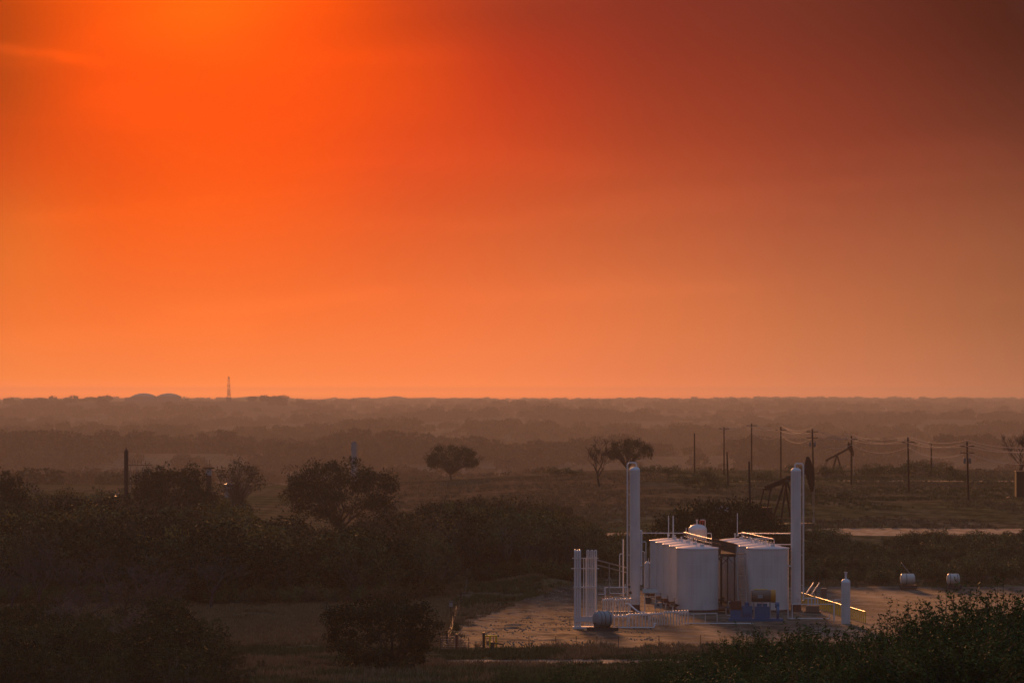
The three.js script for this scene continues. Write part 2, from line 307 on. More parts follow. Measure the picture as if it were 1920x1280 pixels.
function bareShape(seed, H, spread, depth, r0, col, droop = 0, upright = 0.55, thin = 0.011) {   // leafless branching tree
  const r = RNG(seed), m = new Mesh3();
  (function grow(p, d, len, rad, lvl) {
    const n = lvl === 0 ? 5 : 4, pts = [p.clone()]; let q = p.clone(), e = d.clone();
    for (let k = 0; k < n; k++) { e.add(V(r() - 0.5, (r() - 0.5) * 0.6 + (lvl > 2 ? -droop : 0.12), r() - 0.5).multiplyScalar(0.42)).normalize(); q = q.clone().addScaledVector(e, len / n); pts.push(q); }
    m.tube(pts, pts.map((_, k) => Math.max(thin, rad * (1 - 0.42 * k / n))), lvl < 2 ? 6 : 3, col.map((v) => v * (0.7 + 0.6 * r())));
    if (lvl >= depth) return;
    const kids = lvl === 0 ? 4 : 2 + (r() > 0.4 ? 1 : 0);
    for (let k = 0; k < kids; k++) { const s = pts[Math.max(1, Math.round(n * (lvl === 0 ? 0.55 + 0.45 * k / (kids - 1) : 0.45 + 0.55 * r())))], a = r() * 6.28, t = V(Math.cos(a) * spread, upright * (0.5 + r()), Math.sin(a) * spread).normalize().lerp(e, 0.45).normalize(); grow(s, t, len * (0.62 + 0.2 * r()), rad * (0.52 + 0.1 * r()), lvl + 1); }
  })(V(0, -0.2, 0), V(0.06, 1, 0.03), H * 0.36, r0, 0);
  return m.geo();
}
function part(geo, name, material, parent, kind) { const m = new THREE.Mesh(geo, material); m.name = name; m.castShadow = m.receiveShadow = true; if (kind) m.userData.kind = kind; parent.add(m); return m; }
function tree(name, label, category, shape, pos, turn = 0, scale = 1, group) {
  const o = thing(name, label, category, pos, turn, group); part(shape.wood, 'trunk', barkMat, o); part(shape.crown, 'crown', leafMat, o);
  o.scale.set(...(Array.isArray(scale) ? scale : [scale, scale, scale])); return o;
}
const OAK = [[0.030, 0.040, 0.016], [0.048, 0.050, 0.020]], BRUSH = [[0.10, 0.105, 0.034], [0.165, 0.13, 0.046]], OLIVE = [[0.082, 0.098, 0.034], [0.14, 0.127, 0.044]], GREYB = [0.13, 0.105, 0.085], DARKB = [0.07, 0.055, 0.042];
const base = { crownBase: 0.28, cut: -0.5, hollow: 0.45, clumpR: 1.0, leaves: 46, leaf: 0.34, leafW: 0.3, trunkR: 0.26, fork: 0.8, limbs: 16, twigs: 3, bark: DARKB, col: OAK, flat: false };
const S = {
  oak: treeShape({ ...base, seed: 11, h: 12, w: 17, hollow: 0.2, clumps: 200, crownBase: 0.08, cut: -0.85, leaves: 95, leaf: 0.3, trunkR: 0.45, clumpR: 1.25 }),
  oakB: treeShape({ ...base, seed: 12, h: 10, w: 11, clumps: 130, crownBase: 0.06, cut: -0.85, leaves: 80, trunkR: 0.34, clumpR: 1.1 }),
  roundOak: treeShape({ ...base, seed: 17, h: 7, w: 10.5, clumps: 230, crownBase: 0.03, cut: -0.85, hollow: 0.4, leaves: 95, leaf: 0.2, clumpR: 0.74, trunkR: 0.3, limbs: 26 }),
  umbrella: treeShape({ ...base, seed: 13, h: 8.2, w: 14, clumps: 190, crownBase: 0.24, cut: -0.55, hollow: 0.6, leaves: 50, leaf: 0.28, clumpR: 0.8, droop: 0.7, limbs: 46, twigs: 5, trunkR: 0.3, fork: 0.78 }),
  umbrellaB: treeShape({ ...base, seed: 23, h: 8.6, w: 11.5, clumps: 120, crownBase: 0.36, cut: -0.4, hollow: 0.5, leaves: 50, leaf: 0.28, clumpR: 0.8, droop: 0.5, limbs: 40, twigs: 5, trunkR: 0.28, fork: 0.8 }),
  airy: treeShape({ ...base, seed: 14, h: 10, w: 10, clumps: 80, crownBase: 0.3, hollow: 0.3, leaves: 20, leaf: 0.3, clumpR: 0.8, limbs: 60, twigs: 6, trunkR: 0.24, col: [[0.06, 0.05, 0.025], [0.09, 0.07, 0.035]], bark: GREYB }),
  brushA: treeShape({ ...base, seed: 31, h: 8, w: 6.4, clumps: 56, crownBase: 0.22, leaves: 40, leaf: 0.26, clumpR: 0.72, stems: 3, trunkR: 0.13, limbs: 40, twigs: 7, col: BRUSH, bark: GREYB }),
  brushB: treeShape({ ...base, seed: 32, h: 8, w: 7.4, clumps: 58, crownBase: 0.26, leaves: 40, leaf: 0.26, clumpR: 0.75, stems: 2, trunkR: 0.15, limbs: 40, twigs: 7, col: OLIVE, bark: GREYB }),
  brushC: treeShape({ ...base, seed: 33, h: 8, w: 5.6, clumps: 46, crownBase: 0.3, leaves: 24, leaf: 0.24, clumpR: 0.7, stems: 3, trunkR: 0.12, limbs: 46, twigs: 9, col: [[0.085, 0.066, 0.030], [0.12, 0.10, 0.04]], bark: GREYB }),
  brushD: treeShape({ ...base, seed: 34, h: 7, w: 7.5, clumps: 90, crownBase: 0.06, cut: -0.8, leaves: 50, leaf: 0.3, clumpR: 0.9, stems: 3, trunkR: 0.14, limbs: 16, twigs: 2, col: OAK, bark: DARKB }),
  low: treeShape({ ...base, seed: 41, h: 2.2, w: 3.4, clumps: 26, crownBase: 0.0, cut: -0.4, leaves: 46, leaf: 0.2, clumpR: 0.5, stems: 3, trunkR: 0.05, limbs: 14, twigs: 4, col: OLIVE, bark: GREYB }),
  lowB: treeShape({ ...base, seed: 42, h: 1.8, w: 2.6, clumps: 20, crownBase: 0.0, cut: -0.3, leaves: 40, leaf: 0.18, clumpR: 0.42, stems: 4, trunkR: 0.04, limbs: 14, twigs: 6, col: [[0.13, 0.095, 0.055], [0.16, 0.125, 0.06]], bark: GREYB }),
};
const bareA = bareShape(51, 9, 0.8, 6, 0.24, [0.04, 0.032, 0.027], 0, 0.55, 0.026), bareB = bareShape(52, 8, 1.0, 6, 0.18, [0.085, 0.07, 0.058], 0.1, 0.55, 0.018), bareC = bareShape(53, 6, 1.1, 6, 0.13, [0.16, 0.135, 0.115], 0.15);

// a mass of trees nobody could count: one object, its trunks and crowns as copies of a few shapes
function mass(name, label, category, shapes, places) {
  const o = thing(name, label, category, [0, 0, 0]); o.userData.kind = 'stuff';
  const q = new THREE.Quaternion(), m = new THREE.Matrix4(), up = V(0, 1, 0), col = new THREE.Color();
  shapes.forEach((s, k) => {
    const mine = places.filter((_, i) => i % shapes.length === k);
    for (const [g, n, mt] of [[s.wood, 'trunk', barkMat], [s.crown, 'crown', leafMat]]) {
      if (!g) continue;
      const im = new THREE.InstancedMesh(g, mt, mine.length); im.name = n; im.castShadow = im.receiveShadow = true; im.userData.kind = 'stuff';
      mine.forEach(([x, y, z, turn, sx, sy, t], i) => { im.setMatrixAt(i, m.compose(V(x, y, z), q.setFromAxisAngle(up, turn), V(sx, sy, sx))); im.setColorAt(i, col.setRGB(...(t || [1, 1, 1]))); });
      o.add(im);
    }
  });
  return o;
}
// far woods: coarser crowns for trees of a few pixels
const farBase = { ...base, leaves: 16, leaf: 0.95, leafW: 0.4, limbs: 4, twigs: 0, clumpR: 1.0, trunkR: 0.2 };
const FAR = [
  treeShape({ ...farBase, seed: 61, h: 8, w: 9, clumps: 38, crownBase: 0.12, cut: -0.7 }), treeShape({ ...farBase, seed: 62, h: 7, w: 11, clumps: 42, crownBase: 0.15, cut: -0.6 }),
  treeShape({ ...farBase, seed: 63, h: 9, w: 8, clumps: 36, crownBase: 0.18, cut: -0.7 }), treeShape({ ...farBase, seed: 64, h: 6, w: 13, clumps: 50, crownBase: 0.05, cut: -0.6 }),
];
{
  const r = RNG(401), rings = [[1300, 2400, 700], [2400, 3600, 3600], [3600, 5600, 4800], [5600, 8600, 6500], [8600, 12700, 8000]], names = ['dark brush woods just beyond the grassy rise', 'scattered hazy woods on the plain behind the rise', 'dim hazy woods midway across the plain', 'pale hazy woods far across the plain', 'faint treeline dissolving in haze along the horizon'];
  rings.forEach(([d0, d1, n], k) => {
    const places = [];
    for (let t = 0; places.length < n && t < n * 12; t++) {
      const D = Math.sqrt(d0 * d0 + (d1 * d1 - d0 * d0) * r()), px = lerp(-700, 2620, r()), x = xAt(px, D), f = fbm(x / (40 + D * 0.012), D / 300, 130 + k, 3), g = fbm(x / 40, D / 90, 140 + k, 3);
      if (D > 6100 && D < 7500 && px > -160 && px < 720 && ((px > 205 && px < 460 && D < 7080) || r() > 0.3)) continue;
      if (f * 0.75 + g * 0.25 < [0.48, 0.48, 0.5, 0.5, 0.48][k] && r() > 0.05) continue;
      const crest = ground(x, D) - 0.5 * (ground(x, D - 250) + ground(x, D + 250)); if (k > 0 && k < 4 && crest < -3 && r() > 0.25) continue;
      const big = fbm(x / 400, D / 500, 150 + k, 2), s = (0.3 + 0.7 * big + 0.95 * r() ** 3) * (k < 1 ? 1 : 1.4), tint = 0.7 + 0.6 * r();
      places.push([x, ground(x, D) - 0.2, -D, r() * 6.28, s * (0.9 + 0.5 * r()), s, [tint, tint, tint * 0.9]]);
    }
    mass('far_woods', names[k], 'woods', FAR, places);
  });
}

// ------------------------------------------------------------------ thicket between the meadow strip and the rise
const canopy = curve([[-300, 930], [0, 940], [100, 934], [250, 944], [420, 948], [520, 978], [600, 990], [700, 980], [800, 960], [835, 942], [900, 938], [980, 944], [1040, 944], [1090, 968], [1112, 1004], [1128, 1060], [1160, 1085]]);
{
  const r = RNG(501), rest = [], rows = [], kinds = [S.brushA, S.brushB, S.brushC, S.brushD];
  for (let D = 412; D < 640; D += 5.5) for (let px = -330; px < 1135; px += 6500 / D * 5.2) {
    const p = px + (r() - 0.5) * 70, d = D + (r() - 0.5) * 6, x = xAt(p, d), front = p < 760 ? 414 : lerp(418, 462, sst(760, 900, p));
    if (d < front + 6 * (fbm(p / 60, 1, 160) - 0.5) || p > 1125) continue;
    const room = EYE - (canopy(p) - HOR) / FOC * d - ground(x, d), h = Math.min(room * (0.74 + 0.26 * r() + (r() < 0.07 ? 0.3 : 0)), 11 * (0.55 + 0.5 * r()));
    if (h < 1.6) continue;
    rows.push([x, ground(x, d), -d, r() * 6.28, h, d - front, Math.floor(r() * 4), 0.75 + 0.5 * r()]);
  }
  const lead = rows.filter((q) => q[5] < 9 && Math.abs(pxAt(q[0], -q[2]) - 500) < 720).slice(0, 70), set = new Set(lead), protos = [];
  const what = ['leafy brush tree with several grey stems in the thicket edge', 'olive brush tree with two grey stems in the thicket edge', 'thin brownish brush tree with many twigs in the thicket edge', 'dark bushy low-branched tree in the thicket edge'];
  for (const q of lead) {
    const s = [q[4] / 8 * 1.05, q[4] / 8, q[4] / 8 * 1.05], k = q[6];
    if (!protos[k]) protos[k] = tree('thicket_tree', what[k], 'tree', kinds[k], q.slice(0, 3), q[3], s, 'brush trees along the edge of the thicket');
    else { const c = copyOf(protos[k], q.slice(0, 3), q[3], s); c.userData.label = what[k]; }
  }
  const hues = [[1, 1, 1], [1.5, 1.3, 0.9], [0.6, 0.68, 0.62], [1.2, 0.95, 0.75], [0.85, 0.95, 0.7], [1.9, 1.6, 0.8]];
  mass('thicket', 'dense brown-green brush filling the ground beneath the large oaks', 'thicket', [...kinds, S.brushC, S.airy, { wood: bareB }], rows.filter((q) => !set.has(q)).map((q) => { const s = q[4] / 8, u = hues[Math.floor(6 * r() * (0.6 + 0.8 * fbm(q[0] / 14, q[2] / 14, 190, 2))) % 6]; return [q[0], q[1], q[2], q[3], s * (0.9 + 0.5 * r()), s, u.map((v) => v * q[7])]; }));
  // understorey twigs and low bushes at the foot of the thicket
  const lowp = [];
  for (let k = 0; k < 420; k++) { const p = lerp(-250, 1110, r()), d = (p < 760 ? 411 : lerp(415, 458, sst(760, 900, p))) + r() * 12, x = xAt(p, d); lowp.push([x, ground(x, d), -d, r() * 6.28, 0.5 + 0.7 * r(), 0.5 + 0.8 * r(), [1, 0.95, 0.9].map((v) => v * (0.7 + 0.5 * r()))]); }
  mass('undergrowth', 'low tangled undergrowth at the foot of the thicket', 'undergrowth', [S.low, S.lowB], lowp);
}
// single trees that stand out
const oakG = 'large oaks rising out of the thicket';
tree('oak_tree', 'broad dark oak with ragged crown above the thicket, white tower behind it', 'tree', S.oak, gAt(640, 590), 0.4, [1.24, 1.12, 1.2], oakG);
tree('oak_tree', 'dense dark oak between the brown stack and a twiggy half-bare tree', 'tree', S.oakB, gAt(322, 610, -0.3), 1.2, [1.22, 1.25, 1.2], oakG);
tree('oak_tree', 'smaller dark oak tucked against the oak beside the brown stack', 'tree', S.oakB, gAt(375, 600, -0.6), 2.9, [0.92, 0.95, 0.95], oakG);
tree('oak_tree', 'dark oak at the thicket edge beside two thin leaning posts', 'tree', S.oakB, gAt(-14, 560), 4.2, [1.05, 1.28, 1.05], oakG);
tree('twiggy_tree', 'tall twiggy tree with thin brown leaves above the thicket', 'tree', S.airy, gAt(448, 640), 0.7, [1.12, 1.3, 1.1]);
tree('twiggy_tree', 'thin brown-leaved tree behind the oak beside the stack', 'tree', S.airy, gAt(290, 640), 2.2, [0.95, 1.16, 0.95]);
tree('umbrella_tree', 'lone umbrella-shaped tree on the crest of the hay field', 'tree', S.umbrella, gAt(846, 872), 0.5, [1.04, 1.1, 1.04]);
tree('umbrella_tree', 'umbrella-shaped tree beside a leafless one on the rise', 'tree', S.umbrellaB, gAt(1180, 800), 1.9, [0.98, 1.12, 0.98]);
{ const o = thing('bare_tree', 'leafless spreading tree on the hay field next to an umbrella-shaped tree', 'tree', gAt(1124, 745), 0.6); part(bareA, 'trunk', barkMat, o); o.scale.setScalar(1.12); }
{ const o = thing('bare_tree', 'large leafless tree on the rise beside the dark green tank', 'tree', gAt(1906, 700), 2.2); part(bareA, 'trunk', barkMat, o); o.scale.set(1.75, 1.5, 1.75); }
{ const o = thing('bare_tree', 'small crooked dead tree beside two thin posts above the thicket', 'tree', gAt(66, 690), 1.2); part(bareC, 'trunk', barkMat, o); o.scale.set(0.85, 1.25, 0.85); }
{ // leafless mesquites standing in the brush
  const r = RNG(77), spots = [[70, 402], [130, 396], [200, 404], [262, 398], [330, 392], [395, 405], [20, 392], [160, 360], [300, 350], [230, 375]]; let p;
  for (const [px, D] of spots) {
    if (!p) { p = thing('leafless_shrub', 'leafless dark-branched mesquite in front of the thicket', 'shrub', gAt(px, D), r() * 6, 'leafless mesquites before the thicket'); part(bareB, 'trunk', barkMat, p); } else copyOf(p, gAt(px, D), r() * 6, [0.8 + 0.5 * r(), 0.7 + 0.35 * r(), 0.8 + 0.5 * r()]);
  }
}
tree('round_oak', 'low round dark oak standing beside the pipe gate', 'tree', S.roundOak, gAt(722, 309), 0.9, [1.02, 1.0, 1.02]);
{ // dark evergreens behind the tanks
  let p; for (const [px, D, sx, sy] of [[1262, 474, 0.86, 1.16], [1300, 478, 0.84, 1.3], [1338, 476, 0.9, 1.42], [1380, 478, 0.9, 1.42], [1420, 474, 0.85, 1.34], [1452, 470, 0.66, 1.1], [1478, 468, 0.55, 0.85]]) {
    const s = [sx, sy, sx]; if (!p) p = tree('evergreen_tree', 'dark dense evergreen behind the white tanks', 'tree', S.brushD, gAt(px, D), 1, s, 'row of evergreens behind the tanks'); else { const c = copyOf(p, gAt(px, D), px, s); if (px === 1478) c.userData.label = 'smallest dark evergreen at the end of the row by the near pumpjack'; }
  }
}
{ // shrubs dotted over the rise
  const r = RNG(88), spots = [[1320, 700, 1.5, 1.9], [1290, 720, 1.3, 1.3], [1345, 690, 1.1, 1.2], [1050, 868, 2.3, 1.0], [1078, 866, 1.6, 0.8], [1430, 760, 1.6, 1.2], [1205, 505, 1.3, 1.9], [1170, 512, 1.3, 1.4], [1560, 830, 2, 1.3], [1640, 820, 2, 1.4], [1690, 830, 2.2, 1.3], [1770, 790, 1.9, 1.8], [1795, 780, 1.6, 1.1], [1255, 850, 2, 1.2], [1215, 860, 1.8, 1.1], [1500, 850, 2.2, 1.3], [1600, 640, 1.8, 0.7], [1725, 850, 2.6, 1.6], [1520, 655, 1.4, 0.9], [180, 660, 3, 2.2], [120, 670, 3, 1.8], [90, 650, 2.4, 1.5], [205, 690, 2.6, 2.4]]; let p;
  for (const [px, D, sx, sy] of spots) { const s = [sx, sy, sx]; if (!p) p = tree('pasture_shrub', 'low rounded shrub on the grassy rise', 'shrub', S.low, gAt(px, D), 0, s, 'shrubs dotted over the rise'); else copyOf(p, gAt(px, D), r() * 6, s); }
}
{ // brush on the slope between pad and road, right of the towers and behind the evergreens
  const r = RNG(601), places = [];
  for (let k = 0; k < 1500; k++) {
    const D = lerp(455, 531, r() ** 0.8), px = lerp(1118, 2300, r()), x = xAt(px, D); if (px < 1170 && D < 462) continue;
    const f = fbm(x / 9, D / 9, 170, 3), s = (D > 515 ? 0.5 : 0.55) + 0.95 * sst(0.4, 0.75, f) * r() + 0.2 * r(); if (f < 0.36) continue;
    const t = 0.7 + 0.5 * r(); places.push([x, ground(x, D) - 0.05, -D, r() * 6.28, s * (0.8 + 0.5 * r()), s * (D < 475 ? 1.25 : 0.95), [t, t, t]]);
  }
  mass('slope_brush', 'scrubby brush covering the slope behind the gravel pad', 'brush', [S.low, S.lowB, S.low], places);
}

// ------------------------------------------------------------------ grass tufts
const tuft = (() => {
  const m = new Mesh3(), r = RNG(9);
  for (let k = 0; k < 26; k++) { const a = r() * 6.28, d = r() * 0.22, l = 0.22 + 0.35 * r(), e = V(Math.cos(a) * (0.2 + 0.5 * r()), 1, Math.sin(a) * (0.2 + 0.5 * r())).normalize(), t = 0.75 + 0.5 * r(); m.leaf(Math.cos(a) * d, -0.02, Math.sin(a) * d, l, 0.022, e.x, e.y, e.z, unit(r), [t, t, t]); }
  return m.geo();
})();
function grass(name, label, n, seed, place) {
  const r = RNG(seed), im = new THREE.InstancedMesh(tuft, leafMat, n), m = new THREE.Matrix4(), q = new THREE.Quaternion(), c = new THREE.Color(); let i = 0;
  for (let t = 0; i < n && t < n * 30; t++) {
    const p = place(r); if (!p) continue; const [x, D, s, col] = p, k = 0.7 + 0.6 * r();
    im.setMatrixAt(i, m.compose(V(x, ground(x, D), -D), q.setFromAxisAngle(V(0, 1, 0), r() * 6.28), V(s * 1.3, s, s * 1.3))); im.setColorAt(i, c.setRGB(col[0] * k, col[1] * k, col[2] * k)); i++;
  }
  im.count = i; im.name = name; im.castShadow = im.receiveShadow = true; scene.add(im); return tag(im, label, 'grass', null, 'stuff');
}
const STRAW = [0.27, 0.185, 0.09], GREENG = [0.11, 0.11, 0.04], PALE = [0.2, 0.15, 0.08];
grass('grass', 'straw-coloured grass round the pad and over the spoil bank', 23000, 701, (r) => {
  const D = lerp(305, 462, r()), x = xAt(r() < 0.3 ? lerp(0, 860, r()) : lerp(380, 1980, r()), D); const inPad = D > 342 + 6 * r() ** 3 && D < 453 - 4 * r() ** 3 && x > padLeft(D) + 0.1 + 1.6 * r() ** 3 && x < 82; if (inPad || (Math.abs(D - 323) < 3 && x > -6.5)) return null;
  if (fbm(x / 6, D / 6, 180, 3) < (x < -7 && D > 352 ? 0.25 : 0.4)) return null; return [x, D, 0.7 + 0.7 * r(), fbm(x / 12, D / 12, 181, 2) > 0.52 && !(x < -7 && D > 352) ? GREENG : STRAW];
});
grass('grass_001', 'dry grass of the hay field and the rise behind the tanks', 16000, 702, (r) => {
  const D = lerp(480, 900, r() ** 1.3), px = lerp(700, 1990, r()), x = xAt(px, D); if (Math.abs(D - 541) < 9 && x > 8) return null; if (fbm(x / 14, D / 20, 182, 3) < 0.42) return null;
  return [x, D, 0.6 + 0.6 * r(), px < 1250 ? STRAW : fbm(x / 30, D / 40, 183, 2) > 0.5 ? GREENG : PALE];
});

{ // loose clods and stones strewn over the dirt
  const g = new THREE.DodecahedronGeometry(1, 0), n = 5200, im = new THREE.InstancedMesh(g, mat(0.26, 0.2, 0.15, 1), n), r = RNG(731), m = new THREE.Matrix4(), q = new THREE.Quaternion(), c = new THREE.Color(); let i = 0;
  while (i < n) { const D = lerp(344, 452, r()), left = padLeft(D), x = lerp(left, r() < 0.72 ? 15 : 70, r()); if (fbm(x / 3.5, D / 3.5, 193, 3) < 0.44) continue; const s = 0.025 + 0.08 * r() ** 3, k = 0.7 + 0.7 * r(); im.setMatrixAt(i, m.compose(V(x, ground(x, D) + 0.04, -D), q.setFromEuler(new THREE.Euler(r() * 6, r() * 6, r() * 6)), V(s * 1.5, s, s * 1.2))); im.setColorAt(i++, c.setRGB(k, k, k)); }
  im.name = 'gravel'; im.castShadow = im.receiveShadow = true; scene.add(tag(im, 'loose clods and stones strewn over the dirt pad', 'gravel', null, 'stuff'));
}

// ------------------------------------------------------------------ shrubs on the hillside below the camera
function shrubShape(seed, H, W, tips, leavesPer, leaf, cols, bark, spike) {
  const r = RNG(seed), wood = new Mesh3(), fol = new Mesh3();
  for (let k = 0; k < tips; k++) {
    const a = r() * 6.28, q = Math.sqrt(r()), top = V(Math.cos(a) * q * W / 2, H * (0.35 + 0.6 * r()) * Math.sqrt(Math.max(0.05, 1 - q * q * 0.72)), Math.sin(a) * q * W / 2);
    const start = V(Math.cos(a) * 0.12, -0.1, Math.sin(a) * 0.12).lerp(top, k < tips * 0.2 ? 0 : 0.3 + 0.35 * r()), tip = top.clone().add(V((r() - 0.5) * 0.5, spike * (0.3 + r()), (r() - 0.5) * 0.5)), pts = bend(start, tip, r, 0.07, 5);
    wood.tube(pts, pts.map((_, j) => Math.max(0.004, (k < tips * 0.2 ? 0.035 : 0.013) * (1 - j / 5.6))), 3, bark.map((v) => v * (0.7 + 0.6 * r())));
    const tint = 0.6 + 0.8 * r(), hue = r();
    for (let j = 0; j < leavesPer; j++) {
      const t = 0.3 + 0.7 * r() ** 0.7, f = t * 5, i = Math.min(4, Math.floor(f)), p = pts[i].clone().lerp(pts[i + 1], f - i), d = unit(r), off = 0.1 * r() * (1.2 - t), e = [d[0], d[1] * 0.6 + 0.45, d[2]], l = Math.hypot(...e), s = leaf * (0.6 + 0.8 * r()), kk = tint * (0.75 + 0.5 * r());
      fol.leaf(p.x + d[0] * off, p.y + d[1] * off, p.z + d[2] * off, s, s * 0.24, e[0] / l, e[1] / l, e[2] / l, unit(r), [0, 1, 2].map((c) => lerp(cols[0][c], cols[1][c], hue) * kk));
    }
  }
  return { wood: wood.geo(), crown: fol.geo() };
}
const GREENL = [[0.060, 0.098, 0.022], [0.105, 0.135, 0.030]];
const SH = [shrubShape(801, 2.5, 3.4, 280, 38, 0.082, GREENL, GREYB, 0.7), shrubShape(802, 2.2, 3.0, 265, 38, 0.078, [[0.075, 0.105, 0.028], [0.125, 0.140, 0.036]], GREYB, 0.35), shrubShape(803, 2.8, 3.2, 270, 38, 0.08, [[0.048, 0.085, 0.02], [0.085, 0.115, 0.028]], DARKB, 0.85)];
{
  const crest = curve([[780, 1290], [860, 1268], [960, 1250], [1060, 1238], [1150, 1228], [1240, 1216], [1330, 1214], [1400, 1190], [1450, 1172], [1540, 1176], [1640, 1166], [1700, 1150], [1760, 1132], [1820, 1108], [1860, 1092], [1910, 1108], [1990, 1110], [2200, 1120]]);
  const r = RNG(811), label = ['feathery green hillside shrub overlooking the gravel pad', 'pale green hillside shrub overlooking the gravel pad', 'tall dark hillside shrub overlooking the gravel pad'], protos = [];
  const put = (px, D, lift, k) => {
    const x = xAt(px, D), y = ground(x, D), h = EYE - (crest(px) + lift - HOR) / FOC * D - y; if (h < 0.5) return;
    const sy = Math.min(1.55, h / [2.85, 2.5, 3.2][k]), s = [Math.max(sy, 0.75) * (0.95 + 0.3 * r()), sy, Math.max(sy, 0.75) * (0.95 + 0.3 * r())];
    if (!protos[k]) { protos[k] = thing('hillside_shrub', label[k], 'shrub', [x, y, -D], r() * 6, 'shrubs on the near hillside'); part(SH[k].wood, 'stem', barkMat, protos[k]); part(SH[k].crown, 'foliage', leafMat, protos[k], 'stuff'); protos[k].scale.set(...s); } else copyOf(protos[k], [x, y, -D], r() * 6, s);
  };
  for (let px = 1330; px < 2110; px += 74) for (const [D, lift] of [[84, 46], [98, 16], [120, 2]]) put(px + (r() - 0.5) * 50, D + (r() - 0.5) * 10, lift + (r() - 0.4) * 26, Math.floor(r() * 3));
  for (let px = 800; px < 1420; px += 46) for (const [D, lift] of [[170, 20], [205, 2]]) put(px + (r() - 0.5) * 40, D + (r() - 0.5) * 14, lift + (r() - 0.4) * 16, Math.floor(r() * 2));
}
{ // brush at the foot of the hill, left of the round oak
  const r = RNG(821), places = [], crest = curve([[-300, 1120], [0, 1130], [90, 1120], [200, 1140], [300, 1110], [340, 1120], [400, 1165], [450, 1200], [520, 1225], [600, 1215], [660, 1245], [700, 1262], [900, 1275]]);
  for (let px = -260; px < 780; px += 30) for (const [D, lift] of [[352, 0], [335, 10], [318, 24], [300, 34], [282, 60], [262, 80]]) {
    const p = px + (r() - 0.5) * 44, d = D + (r() - 0.5) * 12, x = xAt(p, d); if (p > 600 && d > 292) continue;
    const h = EYE - (crest(p) + lift + (r() - 0.3) * 26 - HOR) / FOC * d - ground(x, d); if (h < 0.7) continue; const s = Math.min(h, 7.5), t = 0.65 + 0.5 * r();
    places.push([x, ground(x, d), -d, r() * 6.28, s / 2.3, s / 2.2, [t * 0.8, t * 0.95, t * 0.8]]);
  }
  const S2 = [treeShape({ ...base, seed: 45, h: 2.2, w: 2.4, clumps: 44, crownBase: 0.02, cut: -0.7, hollow: 0.35, leaves: 60, leaf: 0.075, clumpR: 0.26, stems: 3, trunkR: 0.04, limbs: 22, twigs: 5, col: OAK, bark: GREYB }), treeShape({ ...base, seed: 46, h: 2.2, w: 2.2, clumps: 40, crownBase: 0.04, cut: -0.6, leaves: 50, leaf: 0.08, clumpR: 0.26, stems: 4, trunkR: 0.035, limbs: 26, twigs: 7, col: [[0.05, 0.062, 0.022], [0.09, 0.085, 0.03]], bark: GREYB })];
  mass('foothill_brush', 'dark green brush at the foot of the hill beside the round oak', 'brush', S2, places);
  let p; for (const [px, D, s] of [[310, 300, 0.85], [255, 318, 1.05], [380, 310, 0.7], [120, 330, 1.1]]) { if (!p) { p = thing('dead_shrub', 'pale grey dead branches sticking out of the dark brush', 'shrub', gAt(px, D), 1, 'dead branches in the dark brush'); part(bareC, 'trunk', barkMat, p); p.scale.setScalar(s); } else copyOf(p, gAt(px, D), px, s); }
}
grass('grass_002', 'pale green tall grass along the foot of the hill', 6000, 703, (r) => { const D = lerp(262, 306, r()), x = xAt(lerp(480, 1300, r()), D); return [x, D, 1.2 + 1.4 * r(), fbm(x / 5, D / 5, 186, 2) > 0.45 ? [0.12, 0.125, 0.045] : STRAW]; });

// ------------------------------------------------------------------ the tank battery
const streaks = grey(512, (u, v) => { const s = pnoise(u * 64, v * 2, 64, 200) * 0.5 + pnoise(u * 128, v * 4, 128, 201) * 0.3 + pnoise(u * 16, v * 3, 16, 202) * 0.4, d = pnoise(u * 8, v * 8, 8, 203); const k = 1 - 0.035 * sst(0.6, 0.95, s) - 0.05 * d; return [k, k * (1 - 0.02 * s), k * (1 - 0.045 * s)]; });
const white = new THREE.MeshStandardMaterial({ color: new THREE.Color().setRGB(0.8, 0.8, 0.81), roughness: 0.42, map: streaks }); white.name = 'white paint';
const whiteTrim = mat(0.76, 0.76, 0.77, 0.4), rust = mat(0.16, 0.055, 0.035, 0.85), oxide = mat(0.13, 0.05, 0.035, 0.8), steel = mat(0.42, 0.41, 0.4, 0.42, 0.6), darkSteel = mat(0.08, 0.07, 0.065, 0.6, 0.3), galv = mat(0.34, 0.31, 0.28, 0.5, 0.35), woodM = new THREE.MeshPhysicalMaterial({ color: new THREE.Color().setRGB(0.09, 0.065, 0.05), roughness: 1, specularIntensity: 0.05 }), railSteel = new THREE.MeshPhysicalMaterial({ color: new THREE.Color().setRGB(0.1, 0.08, 0.068), roughness: 0.9, specularIntensity: 0.2 }), yellow = mat(0.85, 0.58, 0.02, 0.4), blue = mat(0.025, 0.14, 0.30, 0.45), orange = mat(0.55, 0.24, 0.03, 0.5), brownM = mat(0.19, 0.125, 0.09, 0.6), redM = mat(0.45, 0.05, 0.03, 0.5), black = mat(0.02, 0.02, 0.02, 0.6), tankGrey = mat(0.34, 0.35, 0.36, 0.5);
const padY = 0.06;
const at = (px, D, up = 0) => [xAt(px, D), padY + up, -D];

